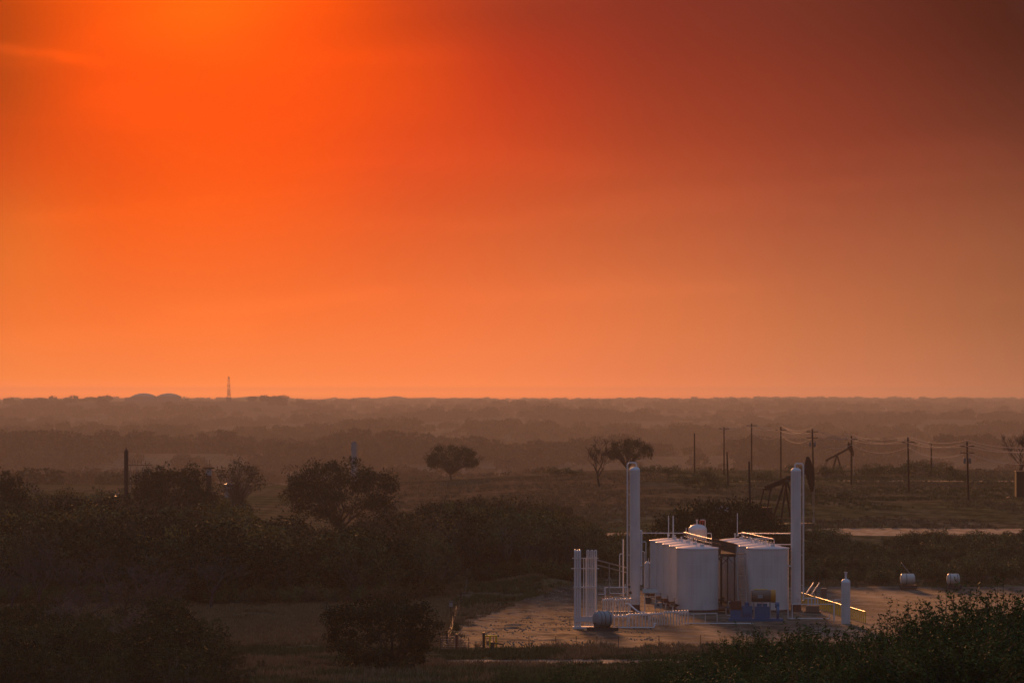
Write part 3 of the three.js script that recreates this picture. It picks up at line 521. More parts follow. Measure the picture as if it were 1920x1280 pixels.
// storage tanks: two rows running away from the camera
const tankPlan = (k) => [21.55 - 0.56 * k, 402.6 + 5.3 * k], tankPlanB = (k) => [29.75 - 0.56 * k, 402.6 + 5.3 * k];
let tank0;
function makeTank(x, D, label) {
  const o = thing('storage_tank', label, 'tank', [x, padY, -D], 0, 'white oil storage tanks');
  const R = 2.43, H = 7.3;
  new MB().lathe([[R + 0.07, 0], [R + 0.07, 0.16], [R, 0.2]], 0, 0, 0, 40).build('base_ring', oxide, o);
  const shell = new MB().lathe([[R, 0.2], [R, H]], 0, 0, 0, 48).build('shell', white, o);
  const uv = shell.geometry.attributes.uv; for (let i = 0; i < uv.count; i++) uv.setXY(i, uv.getX(i) * 2, uv.getY(i) * 0.9);
  new MB().lathe([[R + 0.06, H - 0.1], [R + 0.06, H + 0.02], [R - 0.04, H + 0.03]], 0, 0, 0, 40).build('eave_ring', whiteTrim, o);
  const roof = new MB().lathe([[R + 0.02, H + 0.02], [R * 0.8, H + 0.1], [R * 0.5, H + 0.2], [R * 0.2, H + 0.27], [0.001, H + 0.29]], 0, 0, 0, 40).build('roof', white, o);
  new MB().rod([0.5, H + 0.1, 0.9], [0.5, H + 0.4, 0.9], 0.24, 14).rod([0.5, H + 0.4, 0.9], [0.5, H + 0.46, 0.9], 0.28, 14).build('hatch', whiteTrim, roof);
  new MB().rod([-0.2, H + 0.2, -0.3], [-0.2, H + 0.75, -0.3], 0.07, 10).rod([-0.2, H + 0.75, -0.3], [-0.2, H + 0.85, -0.3], 0.13, 10).build('vent', whiteTrim, roof);
  for (const h of [1.95, 3.75, 5.5]) new MB().lathe([[R, h - 0.03], [R + 0.007, h - 0.01], [R + 0.007, h + 0.01], [R, h + 0.03]], 0, 0, 0, 48).build('weld_seam', whiteTrim, o);
  const valve = new MB().rod([0, 0.55, R - 0.05], [0, 0.55, R + 0.35], 0.08, 10).rod([0, 0.55, R + 0.3], [0, 0.55, R + 0.34], 0.16, 12).rod([0, 0.55, R + 0.2], [0, 0.8, R + 0.2], 0.035, 6).build('valve', rust, o);
  valve.rotation.y = x < 26 ? -1.35 : -1.5;
  new MB().box(0.62, 0.9, 0.06, 0, 0.75, R + 0.01).build('cleanout_plate', whiteTrim, o).rotation.y = 2.2;
  return o;
}
const nth = ['first', 'second', 'third', 'fourth', 'fifth'];
for (const [plan, row, side] of [[tankPlan, 'row beside the pipe manifolds', 0], [tankPlanB, 'row beside the blue pump skid', 1]]) for (let k = 0; k < 5; k++) {
  const [x, D] = plan(k), label = k === 0 ? `white storage tank at the open end of the ${row}` : k === 4 ? `white storage tank backing onto the evergreens in the ${row}` : `${nth[k]} white storage tank along the ${row}`;
  if (!tank0) tank0 = makeTank(x, D, label); else { copyOf(tank0, [x, padY, -D], 0, null, label); }
}
// vertical treater behind the rows
{
  const o = thing('treater_vessel', 'domed white vertical treater with red relief valves rising behind the tanks', 'vessel', at(1308.5, 431)), R = 1.15;
  new MB().lathe([[R, 0], [R, 8.35]], 0, 0, 0, 32).build('shell', white, o);
  new MB().lathe([[R + 0.01, 8.35], [R * 0.93, 8.62], [R * 0.72, 8.85], [R * 0.4, 8.98], [0.001, 9.02]], 0, 0, 0, 32).build('head', whiteTrim, o);
  new MB().rod([-0.1, 9, 0], [-0.1, 9.55, 0], 0.1).rod([-0.1, 9.5, 0], [-0.1, 9.6, 0], 0.16).build('nozzle', whiteTrim, o);
  for (const dx of [0.28, 0.62]) new MB().rod([dx, 8.9, 0.1], [dx, 9.3, 0.1], 0.07).rod([dx, 9.25, 0.1], [dx, 9.45, 0.1], 0.12).rod([dx, 9.4, 0.1], [dx + 0.26, 9.5, 0.1], 0.06).build('relief_valve', redM, o);
  new MB().pipe([[0.35, 9.55, -0.2], [0.95, 9.55, -0.2], [0.95, 8.2, -0.4]], 0.05).build('vent_pipe', whiteTrim, o);
  new MB().pipe([[R, 7.9, 0.2], [R + 0.55, 7.9, 0.2], [R + 0.55, 3, 0.2]], 0.06).pipe([[-R, 7.7, 0.3], [-R - 0.3, 7.7, 0.3], [-R - 0.3, 8.6, 0.3]], 0.045).build('side_pipe', whiteTrim, o);
}
// two tall towers with goosenecks
function tower(px, D, side, H, label) {
  const o = thing('process_tower', label, 'tower', at(px, D), 0, 'tall white towers'), R = 0.6;
  new MB().lathe([[R + 0.12, 0], [R + 0.12, 0.08], [R + 0.02, 0.1], [R - 0.02, 0.75]], 0, 0, 0, 24).build('skirt', oxide, o);
  const shell = new MB().lathe([[R, 0.75], [R, H]], 0, 0, 0, 36).build('shell', white, o), uv = shell.geometry.attributes.uv; for (let i = 0; i < uv.count; i++) uv.setY(i, uv.getY(i) * 1.7);
  for (const h of [H * 0.28, H * 0.52, H * 0.76]) new MB().lathe([[R, h - 0.025], [R + 0.014, h - 0.012], [R + 0.014, h + 0.012], [R, h + 0.025]], 0, 0, 0, 30).build('weld_band', whiteTrim, o);
  new MB().lathe([[R + 0.015, H - 0.05], [R * 0.97, H + 0.1], [R * 0.75, H + 0.25], [R * 0.4, H + 0.33], [0.001, H + 0.35]], 0, 0, 0, 30).build('head', whiteTrim, o);
  const g = side * (R + 0.26);
  new MB().pipe([[side < 0 ? 0.18 : -0.12, H + 0.25, 0], [side < 0 ? 0.18 : -0.12, H + 0.82, 0], [g, H + 0.82, 0], [g, 1.2, 0], [g, 1.2, 0.5]], 0.1, 10, 0.32).build('gooseneck_pipe', whiteTrim, o);
  const m = new MB(); for (const h of [3, 6.5, 10, 13.5]) m.bar([side * R * 0.9, h, 0], [g, h, 0], 0.07, 0.05); m.build('pipe_bracket', whiteTrim, o);
  const n = new MB(); n.rod([-side * (R - 0.05), 5.2, 0], [-side * (R + 0.22), 5.2, 0], 0.09).rod([-side * (R + 0.2), 5.2, 0], [-side * (R + 0.26), 5.2, 0], 0.15).rod([0.2, 1.6, R - 0.05], [0.2, 1.6, R + 0.2], 0.1).rod([0.2, 1.6, R + 0.18], [0.2, 1.6, R + 0.24], 0.17); n.build('nozzle', whiteTrim, o);
  return o;
}
const towA = tower(1190.5, 402, -1, 16.35, 'tall white tower with gooseneck pipe beside the pipe manifolds'), towB = tower(1493, 402, 1, 16.25, 'tall white tower with gooseneck pipe beside the yellow railing');
new MB().lathe([[0.17, 3], [0.17, 9.2], [0.12, 9.35], [0.001, 9.4]], 0.72, 0, -0.25, 16).build('side_column', whiteTrim, towA);
new MB().pipe([[-1.35, 0.6, -0.5], [-1.35, 8.3, -0.5]], 0.1, 10).pipe([[-1.3, 6.6, -0.5], [-1.75, 6.6, -0.5], [-1.75, 2.7, -0.5], [-2.5, 2.7, -0.5]], 0.06, 8).build('riser_pipe', whiteTrim, towA);
new MB().pipe([[0.7, 8, -0.25], [1.3, 8, -0.25], [1.3, 2.2, -0.25]], 0.05, 8).pipe([[0.75, 6.9, -0.3], [1.1, 6.9, -0.3], [1.1, 2.2, -0.3]], 0.05, 8).build('drop_pipe', whiteTrim, towA);
{ // narrow vessel between tower and tanks
  const o = thing('separator_vessel', 'narrow white vertical separator between the tower and the tank row', 'vessel', at(1214, 424)); new MB().lathe([[0.32, 0.4], [0.32, 4.5]], 0, 0, 0, 20).build('shell', white, o); new MB().lathe([[0.33, 4.5], [0.24, 4.68], [0.001, 4.76]], 0, 0, 0, 20).build('head', whiteTrim, o); new MB().rod([0.12, 4.7, 0], [0.12, 5.1, 0], 0.05).build('nozzle', whiteTrim, o); new MB().lathe([[0.36, 0], [0.32, 0.4]], 0, 0, 0, 20).build('skirt', oxide, o);
}
// pipe runs over the tanks and the vents on them
function pipeRun(label, pts, r, supports = [], group = 'white vapour pipes') {
  const o = thing('vapor_pipe', label, 'pipe', pts[0], 0, group), p0 = pts[0], L = pts.map((p) => p.map((v, k) => v - p0[k])); new MB().pipe(L, r, 8).build('run', whiteTrim, o);
  for (const s of supports) new MB().rod([s[0] - p0[0], s[1] - p0[1], s[2] - p0[2]], [s[0] - p0[0], padY - p0[1], s[2] - p0[2]], r * 0.8).build('support', whiteTrim, o);
  return o;
}
pipeRun('thin white pipe from a tower to the treater above the tanks', [at(1203, 412, 8.65), at(1296, 430, 7.95)], 0.055);
pipeRun('upper white pipe from the far tower towards a tank vent', [at(1483, 404, 8.9), at(1385, 423, 8.2), at(1385, 423.6, 7.9)], 0.06);
pipeRun('lower white pipe from the far tower bending down to a tank roof', [at(1483, 404, 7.62), at(1452, 404.5, 7.62), at(1451.5, 404.5, 8.25), at(1410, 405, 8.3), at(1410, 405, 7.7)], 0.05);
for (const [px, D, h, l] of [[1253.8, 423.8, 2.5, 'thinner'], [1262.5, 422.2, 2.5, 'thicker'], [1383, 423, 2.8, 'tall']]) {
  const o = thing('vent_stack', l === 'tall' ? 'thin vent stack on the tank row beside the blue pump skid' : `${l} of two vent stacks on the tank row beside the manifolds`, 'vent', at(px, D, 7.85)); new MB().rod([0, 0, 0], [0, h, 0], l === 'thicker' ? 0.085 : 0.055).build('stack', whiteTrim, o); new MB().rod([0, 0, 0], [0, 0.1, 0], 0.16, 12).build('flange', whiteTrim, o);
}
// railings along the tank roofs, sunlit on top
function railing(name, label, pts, h, step, r, mt, mtPost, group, posts = true, mids = 1, category = 'railing') {
  const p0 = pts[0], o = thing(name, label, category, p0, 0, group), a = V(0, 0, 0), P = pts.map((p) => V(p[0] - p0[0], p[1] - p0[1], p[2] - p0[2]));
  for (let i = 0; i < P.length - 1; i++) {
    const l = P[i].distanceTo(P[i + 1]), n = Math.max(1, Math.round(l / step));
    for (let m = 0; m <= mids; m++) { const y = h * (1 - m / (mids + 1)); new MB().rod([P[i].x, P[i].y + y, P[i].z], [P[i + 1].x, P[i + 1].y + y, P[i + 1].z], m ? r * 0.75 : r).build(m ? 'mid_rail' : 'top_rail', mt, o); }
    for (let k = 0; k <= n; k++) { if (k === 0 && i > 0) continue; a.lerpVectors(P[i], P[i + 1], k / n); new MB().rod([a.x, a.y - 0.02, a.z], [a.x, a.y + h - r * 0.5, a.z], r * 0.9, 6).build('post', mtPost, o); }
  }
  return o;
}
railing('roof_railing', 'white roof railing along the tank row beside the manifolds', [[23.2, 7.45, -402.2], [22.6, 7.45, -407], [21, 7.45, -423]], 0.95, 1.5, 0.035, whiteTrim, galv);
railing('roof_railing', 'white roof railing along the tank row beside the pump skid', [[30.4, 7.45, -402.2], [29.4, 7.45, -410], [28.1, 7.45, -423]], 0.95, 1.5, 0.035, whiteTrim, galv);
{ // catwalk between the rows with its stair
  const o = thing('catwalk', 'dark raised catwalk with close-set posts between the two tank rows', 'catwalk', [25.3, padY, -404.5]), y = 6.5, dx = -0.105;
  const P = (s, h, t) => [dx * t + s * 0.95, h, -t];
  for (let t = 0; t < 20; t += 1) new MB().box(1.9, 0.06, 0.92, dx * (t + 0.5), y, -(t + 0.5)).build('deck_plank', woodM, o);
  for (const s of [-1, 1]) {
    for (let t = 0; t <= 20; t += 0.5) new MB().rod(P(s, y - 0.1, t), P(s, y + 1.15, t), 0.052, 6).build('rail_post', railSteel, o);
    for (const h of [1.12, 0.6]) new MB().rod(P(s, y + h, 0), P(s, y + h, 20), 0.03, 6).build('rail', railSteel, o);
    new MB().bar(P(s, y - 0.12, 0), P(s, y - 0.12, 20), 0.07, 0.2).build('stringer', railSteel, o);
  }
  for (let t = 0.3; t <= 20; t += 4.9) for (const s of [-1, 1]) { new MB().rod(P(s * 0.8, 0, t), P(s * 0.8, y - 0.1, t), 0.07, 8).build('column', railSteel, o); new MB().rod(P(s * 0.8, y - 1.3, t), P(-s * 0.3, y - 0.15, t), 0.04, 6).rod(P(s * 0.8, y - 1.3, t), P(s, y - 0.15, t + 1.4), 0.04, 6).build('brace', railSteel, o); }
  new MB().bar(P(-1, y - 0.2, 0), P(1, y - 0.2, 0), 0.08, 0.3).build('end_beam', railSteel, o);
  const st = thing('stair', 'steep galvanised stair leading up to the catwalk between the tanks', 'stair', [26.6, padY, -399.4]);
  const n = 24, top = [0, 6.5, -4.6], s0 = (s, k) => [s * 0.46 + top[0] * k, 0.05 + top[1] * k, top[2] * k];
  for (const s of [-1, 1]) { new MB().bar(s0(s, 0), s0(s, 1), 0.06, 0.2).build('stringer', galv, st); new MB().pipe([s0(s, 0), [s0(s, 0)[0], 1, s0(s, 0)[2]], [s0(s, 1)[0], 7.5, s0(s, 1)[2]], [s0(s, 1)[0], 6.5, s0(s, 1)[2]]], 0.03, 6).build('handrail', galv, st); for (const k of [0.25, 0.5, 0.75]) { const p = s0(s, k); new MB().rod(p, [p[0], p[1] + 0.95, p[2]], 0.025, 6).build('handrail_post', galv, st); } }
  for (let k = 1; k < n; k++) { const p = s0(0, k / n); new MB().box(0.9, 0.035, 0.24, p[0], p[1], p[2]).build('tread', galv, st); }
  new MB().box(2.0, 0.06, 1.0, -0.3, 6.5, -5.05).build('landing', woodM, st);
}
{ // tube bank
  const o = thing('tube_cooler', 'rack of tall white vertical tubes strapped together at the pad edge', 'cooler', at(1098.5, 371)), T = (px) => (px - 1098.5) / FOC * 371, H = 8.35;
  for (const px of [1078.5, 1083, 1087.5]) new MB().pipe([[T(px), 0.2, 0.25], [T(px), H, 0.25], [T(px), H, -0.25], [T(px), 0.2, -0.25]], 0.115, 10, 0.24).build('tube', whiteTrim, o);
  for (const px of [1094.5, 1098.5]) new MB().rod([T(px), 0.3, 0.1], [T(px), H - 0.8, 0.1], 0.055, 8).build('thin_tube', whiteTrim, o);
  for (const px of [1102.5, 1109.8, 1116.6]) new MB().pipe([[T(px - 1.7), 0.3, 0.15], [T(px - 1.7), H + 0.02, 0.15], [T(px + 1.7), H + 0.02, 0.15], [T(px + 1.7), 0.3, 0.15]], 0.075, 10, 0.09).build('u_tube', whiteTrim, o);
  for (const [y, ext] of [[7.55, 0.18], [6.45, 0.28], [4.45, 0.05], [1.25, 0.02]]) new MB().bar([T(1076) - ext, y, 0.4], [T(1118.5) + ext, y, 0.4], 0.05, y === 4.45 ? 0.16 : 0.1).build('strap', whiteTrim, o);
  new MB().box(2.6, 0.5, 0.8, 0.02, 1.0, 0).build('header_box', whiteTrim, o); new MB().box(2.75, 0.22, 1.1, 0, 0.11, 0).build('foot', whiteTrim, o);
  for (const px of [1077.5, 1117.5]) new MB().bar([T(px), 0, -0.45], [T(px), H - 0.7, -0.45], 0.1, 0.1).build('frame_post', whiteTrim, o);
}
{ // horizontal tank on a skid
  const o = thing('skid_tank', 'grey banded horizontal tank on a dark steel skid beside the tube rack', 'tank', at(1130, 367)); o.rotation.y = 0.5;
  const m = new MB(); m.add(new THREE.LatheGeometry([[0.001, -0.98], [0.5, -0.93], [0.8, -0.78], [0.86, -0.62], [0.86, 0.62], [0.8, 0.78], [0.5, 0.93], [0.001, 0.98]].map(([r, h]) => new THREE.Vector2(r, h)), 32), new THREE.Matrix4().makeRotationZ(Math.PI / 2).setPosition(0, 1.28, 0)); m.build('barrel', tankGrey, o);
  for (const x of [-0.55, -0.1, 0.5]) new MB().add(new THREE.TorusGeometry(0.87, 0.03, 6, 36), new THREE.Matrix4().makeRotationY(Math.PI / 2).setPosition(x, 1.28, 0)).build('band', darkSteel, o);
  for (const x of [-0.55, 0.5]) new MB().box(0.14, 0.42, 1.2, x, 0.55, 0).build('saddle', darkSteel, o);
  for (const z of [-0.62, 0.62]) new MB().box(3.1, 0.42, 0.14, 0, 0.21, z).build('skid_beam', darkSteel, o);
  for (const x of [-1.4, 0, 1.4]) new MB().box(0.12, 0.3, 1.24, x, 0.2, 0).build('cross_beam', darkSteel, o);
  new MB().rod([-1.15, 0.4, 0.3], [-1.15, 0.9, 0.3], 0.09).rod([-1.15, 0.85, 0.3], [-1.15, 0.95, 0.3], 0.17).build('fill_cap', darkSteel, o);
}
// white manifolds: headers carried on rows of legs
function manifold(label, pxA, DA, pxB, DB, h, n, r, extra = 0) {
  const a = at(pxA, DA), b = at(pxB, DB), o = thing('pipe_manifold', label, 'manifold', a, 0, 'white pipe manifolds'), d = [b[0] - a[0], 0, b[2] - a[2]];
  new MB().rod([-d[0] * 0.02, h, 0], [d[0] * 1.02, h, d[2]], r * 1.9, 10).build('header', whiteTrim, o);
  for (let k = 0; k < n; k++) { const t = n > 1 ? k / (n - 1) : 0, x = d[0] * t, z = d[2] * t; new MB().pipe([[x, 0, z + 0.42], [x, h + 0.16, z + 0.42], [x, h + 0.16, z], [x, h, z]], r, 8, 0.14).build('leg', whiteTrim, o); if (extra && k % extra === 0) { const v = new MB().rod([x, h + 0.14, z + 0.2], [x, h + 0.38, z + 0.2], 0.03, 6).rod([x, h + 0.36, z + 0.2], [x, h + 0.4, z + 0.2], 0.12, 10).build('hand_wheel', k % 2 ? galv : rust, o); } }
  return o;
}
manifold('high white manifold with valve wheels behind the grey skid tank', 1131, 386, 1148, 388, 2.15, 5, 0.06, 1);
manifold('high white manifold between the skid tank and the tower foot', 1150, 388, 1182, 389, 2.05, 8, 0.055, 2);
manifold('low white manifold in front of the tower foot', 1152, 373, 1176, 373, 1.15, 4, 0.06);
manifold('low white manifold joining the slanted pipe', 1180, 374, 1216, 375, 1.25, 7, 0.065);
manifold('row of short white pipe legs beside the open end of the tank row', 1219, 376, 1242, 377, 1.2, 6, 0.055);
manifold('white manifold with closely set legs ending at the low pipe fence', 1246, 377, 1290, 378, 1.35, 9, 0.055);
{ const o = thing('slanted_pipe', 'thick white pipe slanting down from the high manifold to the low one', 'pipe', at(1173, 381, 2.05)); const b = at(1203, 379.5, 1.2), a = at(1173, 381, 2.05); new MB().pipe([[0, 0, 0], [0.35, 0, 0], [b[0] - a[0] - 0.3, b[1] - a[1], b[2] - a[2]], [b[0] - a[0] + 0.4, b[1] - a[1], b[2] - a[2]]], 0.1, 12, 0.4).build('run', whiteTrim, o); new MB().rod([0.35, -2.1, 0], [0.35, 0, 0], 0.08).build('support', whiteTrim, o); }
{ const o = thing('ground_pipe', 'white pipe lying along the pad between the skid tank and the manifolds', 'pipe', at(1150, 371, 0.12)); new MB().pipe([[0, 0, 0], [1.2, 0, 0.2], [4.4, 0, 0.2], [4.4, 0.4, 0], [4.6, 0.4, -0.6]], 0.075, 8).build('run', whiteTrim, o); for (const x of [0.3, 2.2, 4]) new MB().box(0.16, 0.12, 0.3, x, -0.1, 0.2).build('block', darkSteel, o); }
{ const o = thing('ground_pipe', 'long thin white pipe along the pad in front of the tanks', 'pipe', at(1282, 378, 0.1)); new MB().pipe([[0, 0, 0], [7.6, 0, 0]], 0.06, 8).build('run', whiteTrim, o); for (const x of [0.8, 3, 5.5, 7]) new MB().box(0.14, 0.08, 0.24, x, -0.08, 0).build('block', darkSteel, o); }
railing('low_pipe_fence', 'low white pipe fence beside the open end of the tank row', [at(1271, 381), at(1301, 381), at(1345, 382)], 0.95, 1.7, 0.04, whiteTrim, whiteTrim, null, true, 0, 'fence');
{ // rail loop right of the pump skid
  const o = thing('pipe_loop', 'white pipe loop standing between the pump skid and the tower', 'pipe', at(1478, 386)); new MB().pipe([[0, 1.9, 0], [0, 0.12, 0], [4.6, 0.12, 0], [4.6, 0.6, 0]], 0.055, 8).build('run', whiteTrim, o); new MB().pipe([[0.5, 1.7, -0.4], [5.2, 1.7, -0.4], [5.2, 0.1, -0.4]], 0.05, 8).build('upper_run', whiteTrim, o); new MB().rod([0.5, 0, -0.4], [0.5, 1.7, -0.4], 0.05).build('leg', whiteTrim, o);
}
{ // elevated pair of pipes from the tube bank
  const o = thing('pipe_bridge', 'pair of long grey pipes carried on a post behind the tube rack', 'pipe', at(1118, 398, 6.1)), e = at(1176, 404, 4.9), s = at(1118, 398, 6.1), d = e.map((v, k) => v - s[k]);
  new MB().rod([0, 0, 0], d, 0.09).build('upper_pipe', galv, o); new MB().rod([0, -0.55, 0.1], [d[0], d[1] - 0.55, d[2] + 0.1], 0.07).build('lower_pipe', galv, o); new MB().rod([1.5, -6.1, 0], [1.5, -0.5, 0], 0.06).rod([1.5, -1.9, 0], [1.9, -2.7, 0], 0.04).rod([1.5, -1.9, 0], [1.1, -2.7, 0], 0.04).build('post', galv, o);
}
{ // pipework at the tower foot
  const o = thing('valve_skid', 'cluster of white pipes and dark valves at the foot of the tower', 'skid', at(1166, 399)); const m = new MB().pipe([[-1.9, 0, 0], [-1.9, 2.9, 0], [1.0, 2.9, 0], [1.0, 1.2, 0]], 0.065).pipe([[-1.1, 0, 0.3], [-1.1, 1.75, 0.3], [0.7, 1.75, 0.3], [0.7, 0, 0.3]], 0.06).pipe([[-0.5, 0, 0.5], [-0.5, 1.4, 0.5], [0.9, 1.4, 0.5]], 0.06).pipe([[-2.7, 2.1, 0], [-2.0, 2.1, 0], [-2.0, 2.9, 0]], 0.05).pipe([[-1.4, 3.4, 0], [-1.4, 2.2, 0], [0.4, 2.2, 0], [0.4, 3.3, 0]], 0.05); m.build('pipe', whiteTrim, o);
  for (const [x, y, z] of [[-1.1, 1.0, 0.3], [0.7, 0.9, 0.3], [1.0, 2.3, 0], [0.85, 3.0, 0.05], [-0.5, 0.7, 0.5]]) new MB().rod([x, y - 0.16, z], [x, y + 0.16, z], 0.13, 10).rod([x, y, z], [x, y, z + 0.3], 0.035, 6).rod([x, y, z + 0.28], [x, y, z + 0.31], 0.15, 12).build('valve', darkSteel, o);
  for (const [x, y, z] of [[-2.2, 1.25, 0.2], [-0.1, 1.95, 0.3], [1.05, 1.55, 0.4]]) new MB().rod([x, y, z], [x, y + 0.09, z], 0.2, 14).build('gauge', steel, o);
  new MB().box(3.6, 0.16, 1.4, -0.5, 0.08, 0.2).build('skid_base', darkSteel, o);
}
{ // control panel under a small roof
  const o = thing('control_panel', 'electrical panels under a small tilted roof beside the tank row', 'panel', at(1219, 398)); for (const [x, z] of [[-0.6, 0.35], [0.6, 0.35], [-0.6, -0.35], [0.6, -0.35]]) new MB().bar([x, 0, z], [x, z > 0 ? 2.35 : 2.65, z], 0.07, 0.07).build('post', whiteTrim, o);
  new MB().box(1.7, 0.05, 1.2, 0, 2.52, 0, 0, 0.35).build('roof', galv, o); new MB().box(0.55, 0.8, 0.25, -0.25, 1.45, 0.2).build('cabinet', darkSteel, o); new MB().box(0.35, 0.5, 0.2, 0.38, 1.4, 0.2).build('cabinet', galv, o); new MB().bar([-0.6, 1.9, 0.35], [0.6, 1.9, 0.35], 0.06, 0.06).build('cross_bar', whiteTrim, o);
}
for (let k = 0; k < 5; k++) { // valve boxes along the foot of the row
  const [x, D] = tankPlan(k), o = thing('load_valve', k ? `rust-brown loading valve at the foot of the ${nth[k]} tank along the manifold row` : 'rust-brown loading valve at the foot of the open-end tank', 'valve', [x - 2.95, padY, -D + 1.6], 0, 'loading valves along the tank row');
  new MB().box(0.55, 0.5, 0.5, 0, 0.95, 0).build('body', k % 2 ? rust : brownM, o); new MB().rod([0, 0, 0], [0, 0.75, 0], 0.08).build('stand', whiteTrim, o); new MB().rod([0.2, 1.2, 0], [0.2, 1.5, 0], 0.035, 6).rod([0.2, 1.48, 0], [0.2, 1.52, 0], 0.16, 12).build('hand_wheel', darkSteel, o); new MB().rod([0, 0.9, 0], [0.75, 0.7, 0], 0.09).build('spout', rust, o);
}
{ const o = thing('meter_box', 'pale square meter box low beside the tank row', 'box', at(1234, 396)); new MB().box(0.85, 0.65, 0.4, 0, 1.0, 0).build('case', tankGrey, o); for (const x of [-0.3, 0.3]) new MB().rod([x, 0, 0], [x, 0.7, 0], 0.04).build('leg', whiteTrim, o); new MB().box(0.3, 0.25, 0.02, 0, 1.05, 0.21).build('dial', darkSteel, o); }
{ // low dark stair or trough between the rows
  const o = thing('transfer_pump', 'small rusty transfer pump between the two tank rows', 'pump', at(1356, 397)); new MB().rod([-0.5, 0.55, 0], [0.35, 0.55, 0], 0.26, 14).build('motor', rust, o); new MB().rod([0.35, 0.55, 0], [0.7, 0.55, 0], 0.36, 14).build('casing', darkSteel, o); new MB().box(1.7, 0.2, 0.6, 0.1, 0.1, 0).build('bed', darkSteel, o); new MB().pipe([[0.6, 0.9, 0], [0.6, 1.4, 0], [1.9, 1.05, 0]], 0.07).build('discharge_pipe', steel, o);
}
{ // engine-driven pump on a skid
  const o = thing('pump_skid', 'blue pump skid with brown drum tank and orange end in front of the tanks', 'pump', at(1424, 384));
  new MB().box(6.0, 0.28, 1.9, -0.4, 0.14, 0).build('skid', blue, o);
  new MB().rod([-0.8, 2.75, 0.1], [1.3, 2.75, 0.1], 0.68, 26).build('drum', brownM, o); new MB().rod([1.25, 2.75, 0.1], [1.78, 2.75, 0.1], 0.72, 26).build('drum_end', orange, o); new MB().rod([-0.9, 2.75, 0.1], [-0.8, 2.75, 0.1], 0.6, 26).build('drum_cap', darkSteel, o);
  new MB().box(0.55, 0.4, 0.03, 0.05, 2.75, 0.79).build('plate', tankGrey, o); new MB().rod([-0.6, 3.47, 0.1], [0.9, 3.47, 0.1], 0.05).build('lifting_pipe', yellow, o);
  for (const x of [-0.6, 0.3, 1.2]) new MB().bar([x, 0.28, 0.5], [x, 2.2, 0.4], 0.1, 0.1).bar([x, 0.28, -0.4], [x, 2.2, -0.3], 0.1, 0.1).build('drum_leg', tankGrey, o);
  new MB().box(1.6, 1.3, 1.1, 0.3, 0.95, 0).box(1.1, 0.4, 0.9, 0.3, 1.75, 0).build('engine', blue, o); new MB().rod([1.9, 0.95, 0.2], [2.15, 0.95, 0.2], 0.75, 24).rod([1.88, 0.95, 0.2], [2.2, 0.95, 0.2], 0.2, 14).build('flywheel', blue, o); new MB().rod([1.75, 1.75, 0.1], [2.2, 1.75, 0.1], 0.32, 18).build('blower', blue, o);
  new MB().box(1.1, 1.4, 1.1, -1.35, 1.0, 0).rod([-1.35, 1.6, 0], [-1.35, 2.1, 0], 0.28, 16).build('pump_body', blue, o);
  for (const x of [-1.7, -1.35, -1.0]) new MB().rod([x, 0.9, 0.5], [x, 0.9, 0.72], 0.17, 14).build('valve_cover', blue, o);
  new MB().box(1.15, 0.95, 0.9, -2.6, 1.75, 0).build('tool_box', rust, o); new MB().box(1.2, 0.95, 1.0, -2.6, 0.75, 0).build('fuel_box', blue, o);
  new MB().pipe([[-3.1, 0.6, 0.3], [-3.7, 0.6, 0.3], [-3.7, 1.4, 0.3]], 0.07).build('suction_pipe', steel, o);
}
// yellow rail
railing('yellow_railing', 'yellow pipe railing stepping past the small white vessel', [at(1504, 417), at(1578, 393), at(1623, 380)], 1.25, 1.05, 0.075, yellow, yellow, null, true, 0);
{ const o = thing('small_vessel', 'small white vertical vessel with top nozzle beside the yellow railing', 'vessel', at(1586.5, 379)), R = 0.5; new MB().lathe([[R, 0], [R, 4.55]], 0, 0, 0, 28).build('shell', white, o); new MB().lathe([[R + 0.012, 4.5], [R * 0.9, 4.72], [R * 0.5, 4.88], [0.001, 4.95]], 0, 0, 0, 28).build('head', whiteTrim, o); new MB().rod([0, 4.85, 0], [0, 5.6, 0], 0.12, 14).build('nozzle', whiteTrim, o); new MB().rod([0, 5.55, 0], [0, 5.66, 0], 0.19, 14).build('flange', whiteTrim, o); new MB().pipe([[-R, 2.6, 0], [-1.3, 2.6, 0], [-1.3, 0.2, 0]], 0.06).build('side_pipe', whiteTrim, o); }
for (const [px, w, l] of [[1511.5, 0.26, 'wider'], [1522.5, 0.15, 'narrower']]) { const o = thing('slanted_duct', `${l} of two slanted pale ducts glinting behind the yellow railing`, 'duct', at(px, 412, 1.35), 0); new MB().bar([0, 0, 0], [0.95, 1.4, -0.1], w, 0.12).build('duct', whiteTrim, o); new MB().rod([0.5, -1.4, 0], [0.5, 0.55, -0.05], 0.06).build('prop', darkSteel, o); new MB().bar([0.02, -0.14, 0.02], [0.97, 1.26, -0.08], w * 0.6, 0.08).build('frame', rust, o); }
{ const o = thing('drum_stack', 'dark cylinder on a stand behind the yellow railing', 'drum', at(1545, 418)); new MB().rod([0, 0.7, 0], [0, 1.7, 0], 0.36, 18).build('drum', brownM, o); for (const [x, z] of [[-0.28, 0.2], [0.28, 0.2], [0, -0.3]]) new MB().rod([x, 0, z], [x, 0.72, z], 0.05).build('leg', darkSteel, o); new MB().rod([0, 1.7, 0], [0, 1.76, 0], 0.4, 18).build('lid', galv, o); }
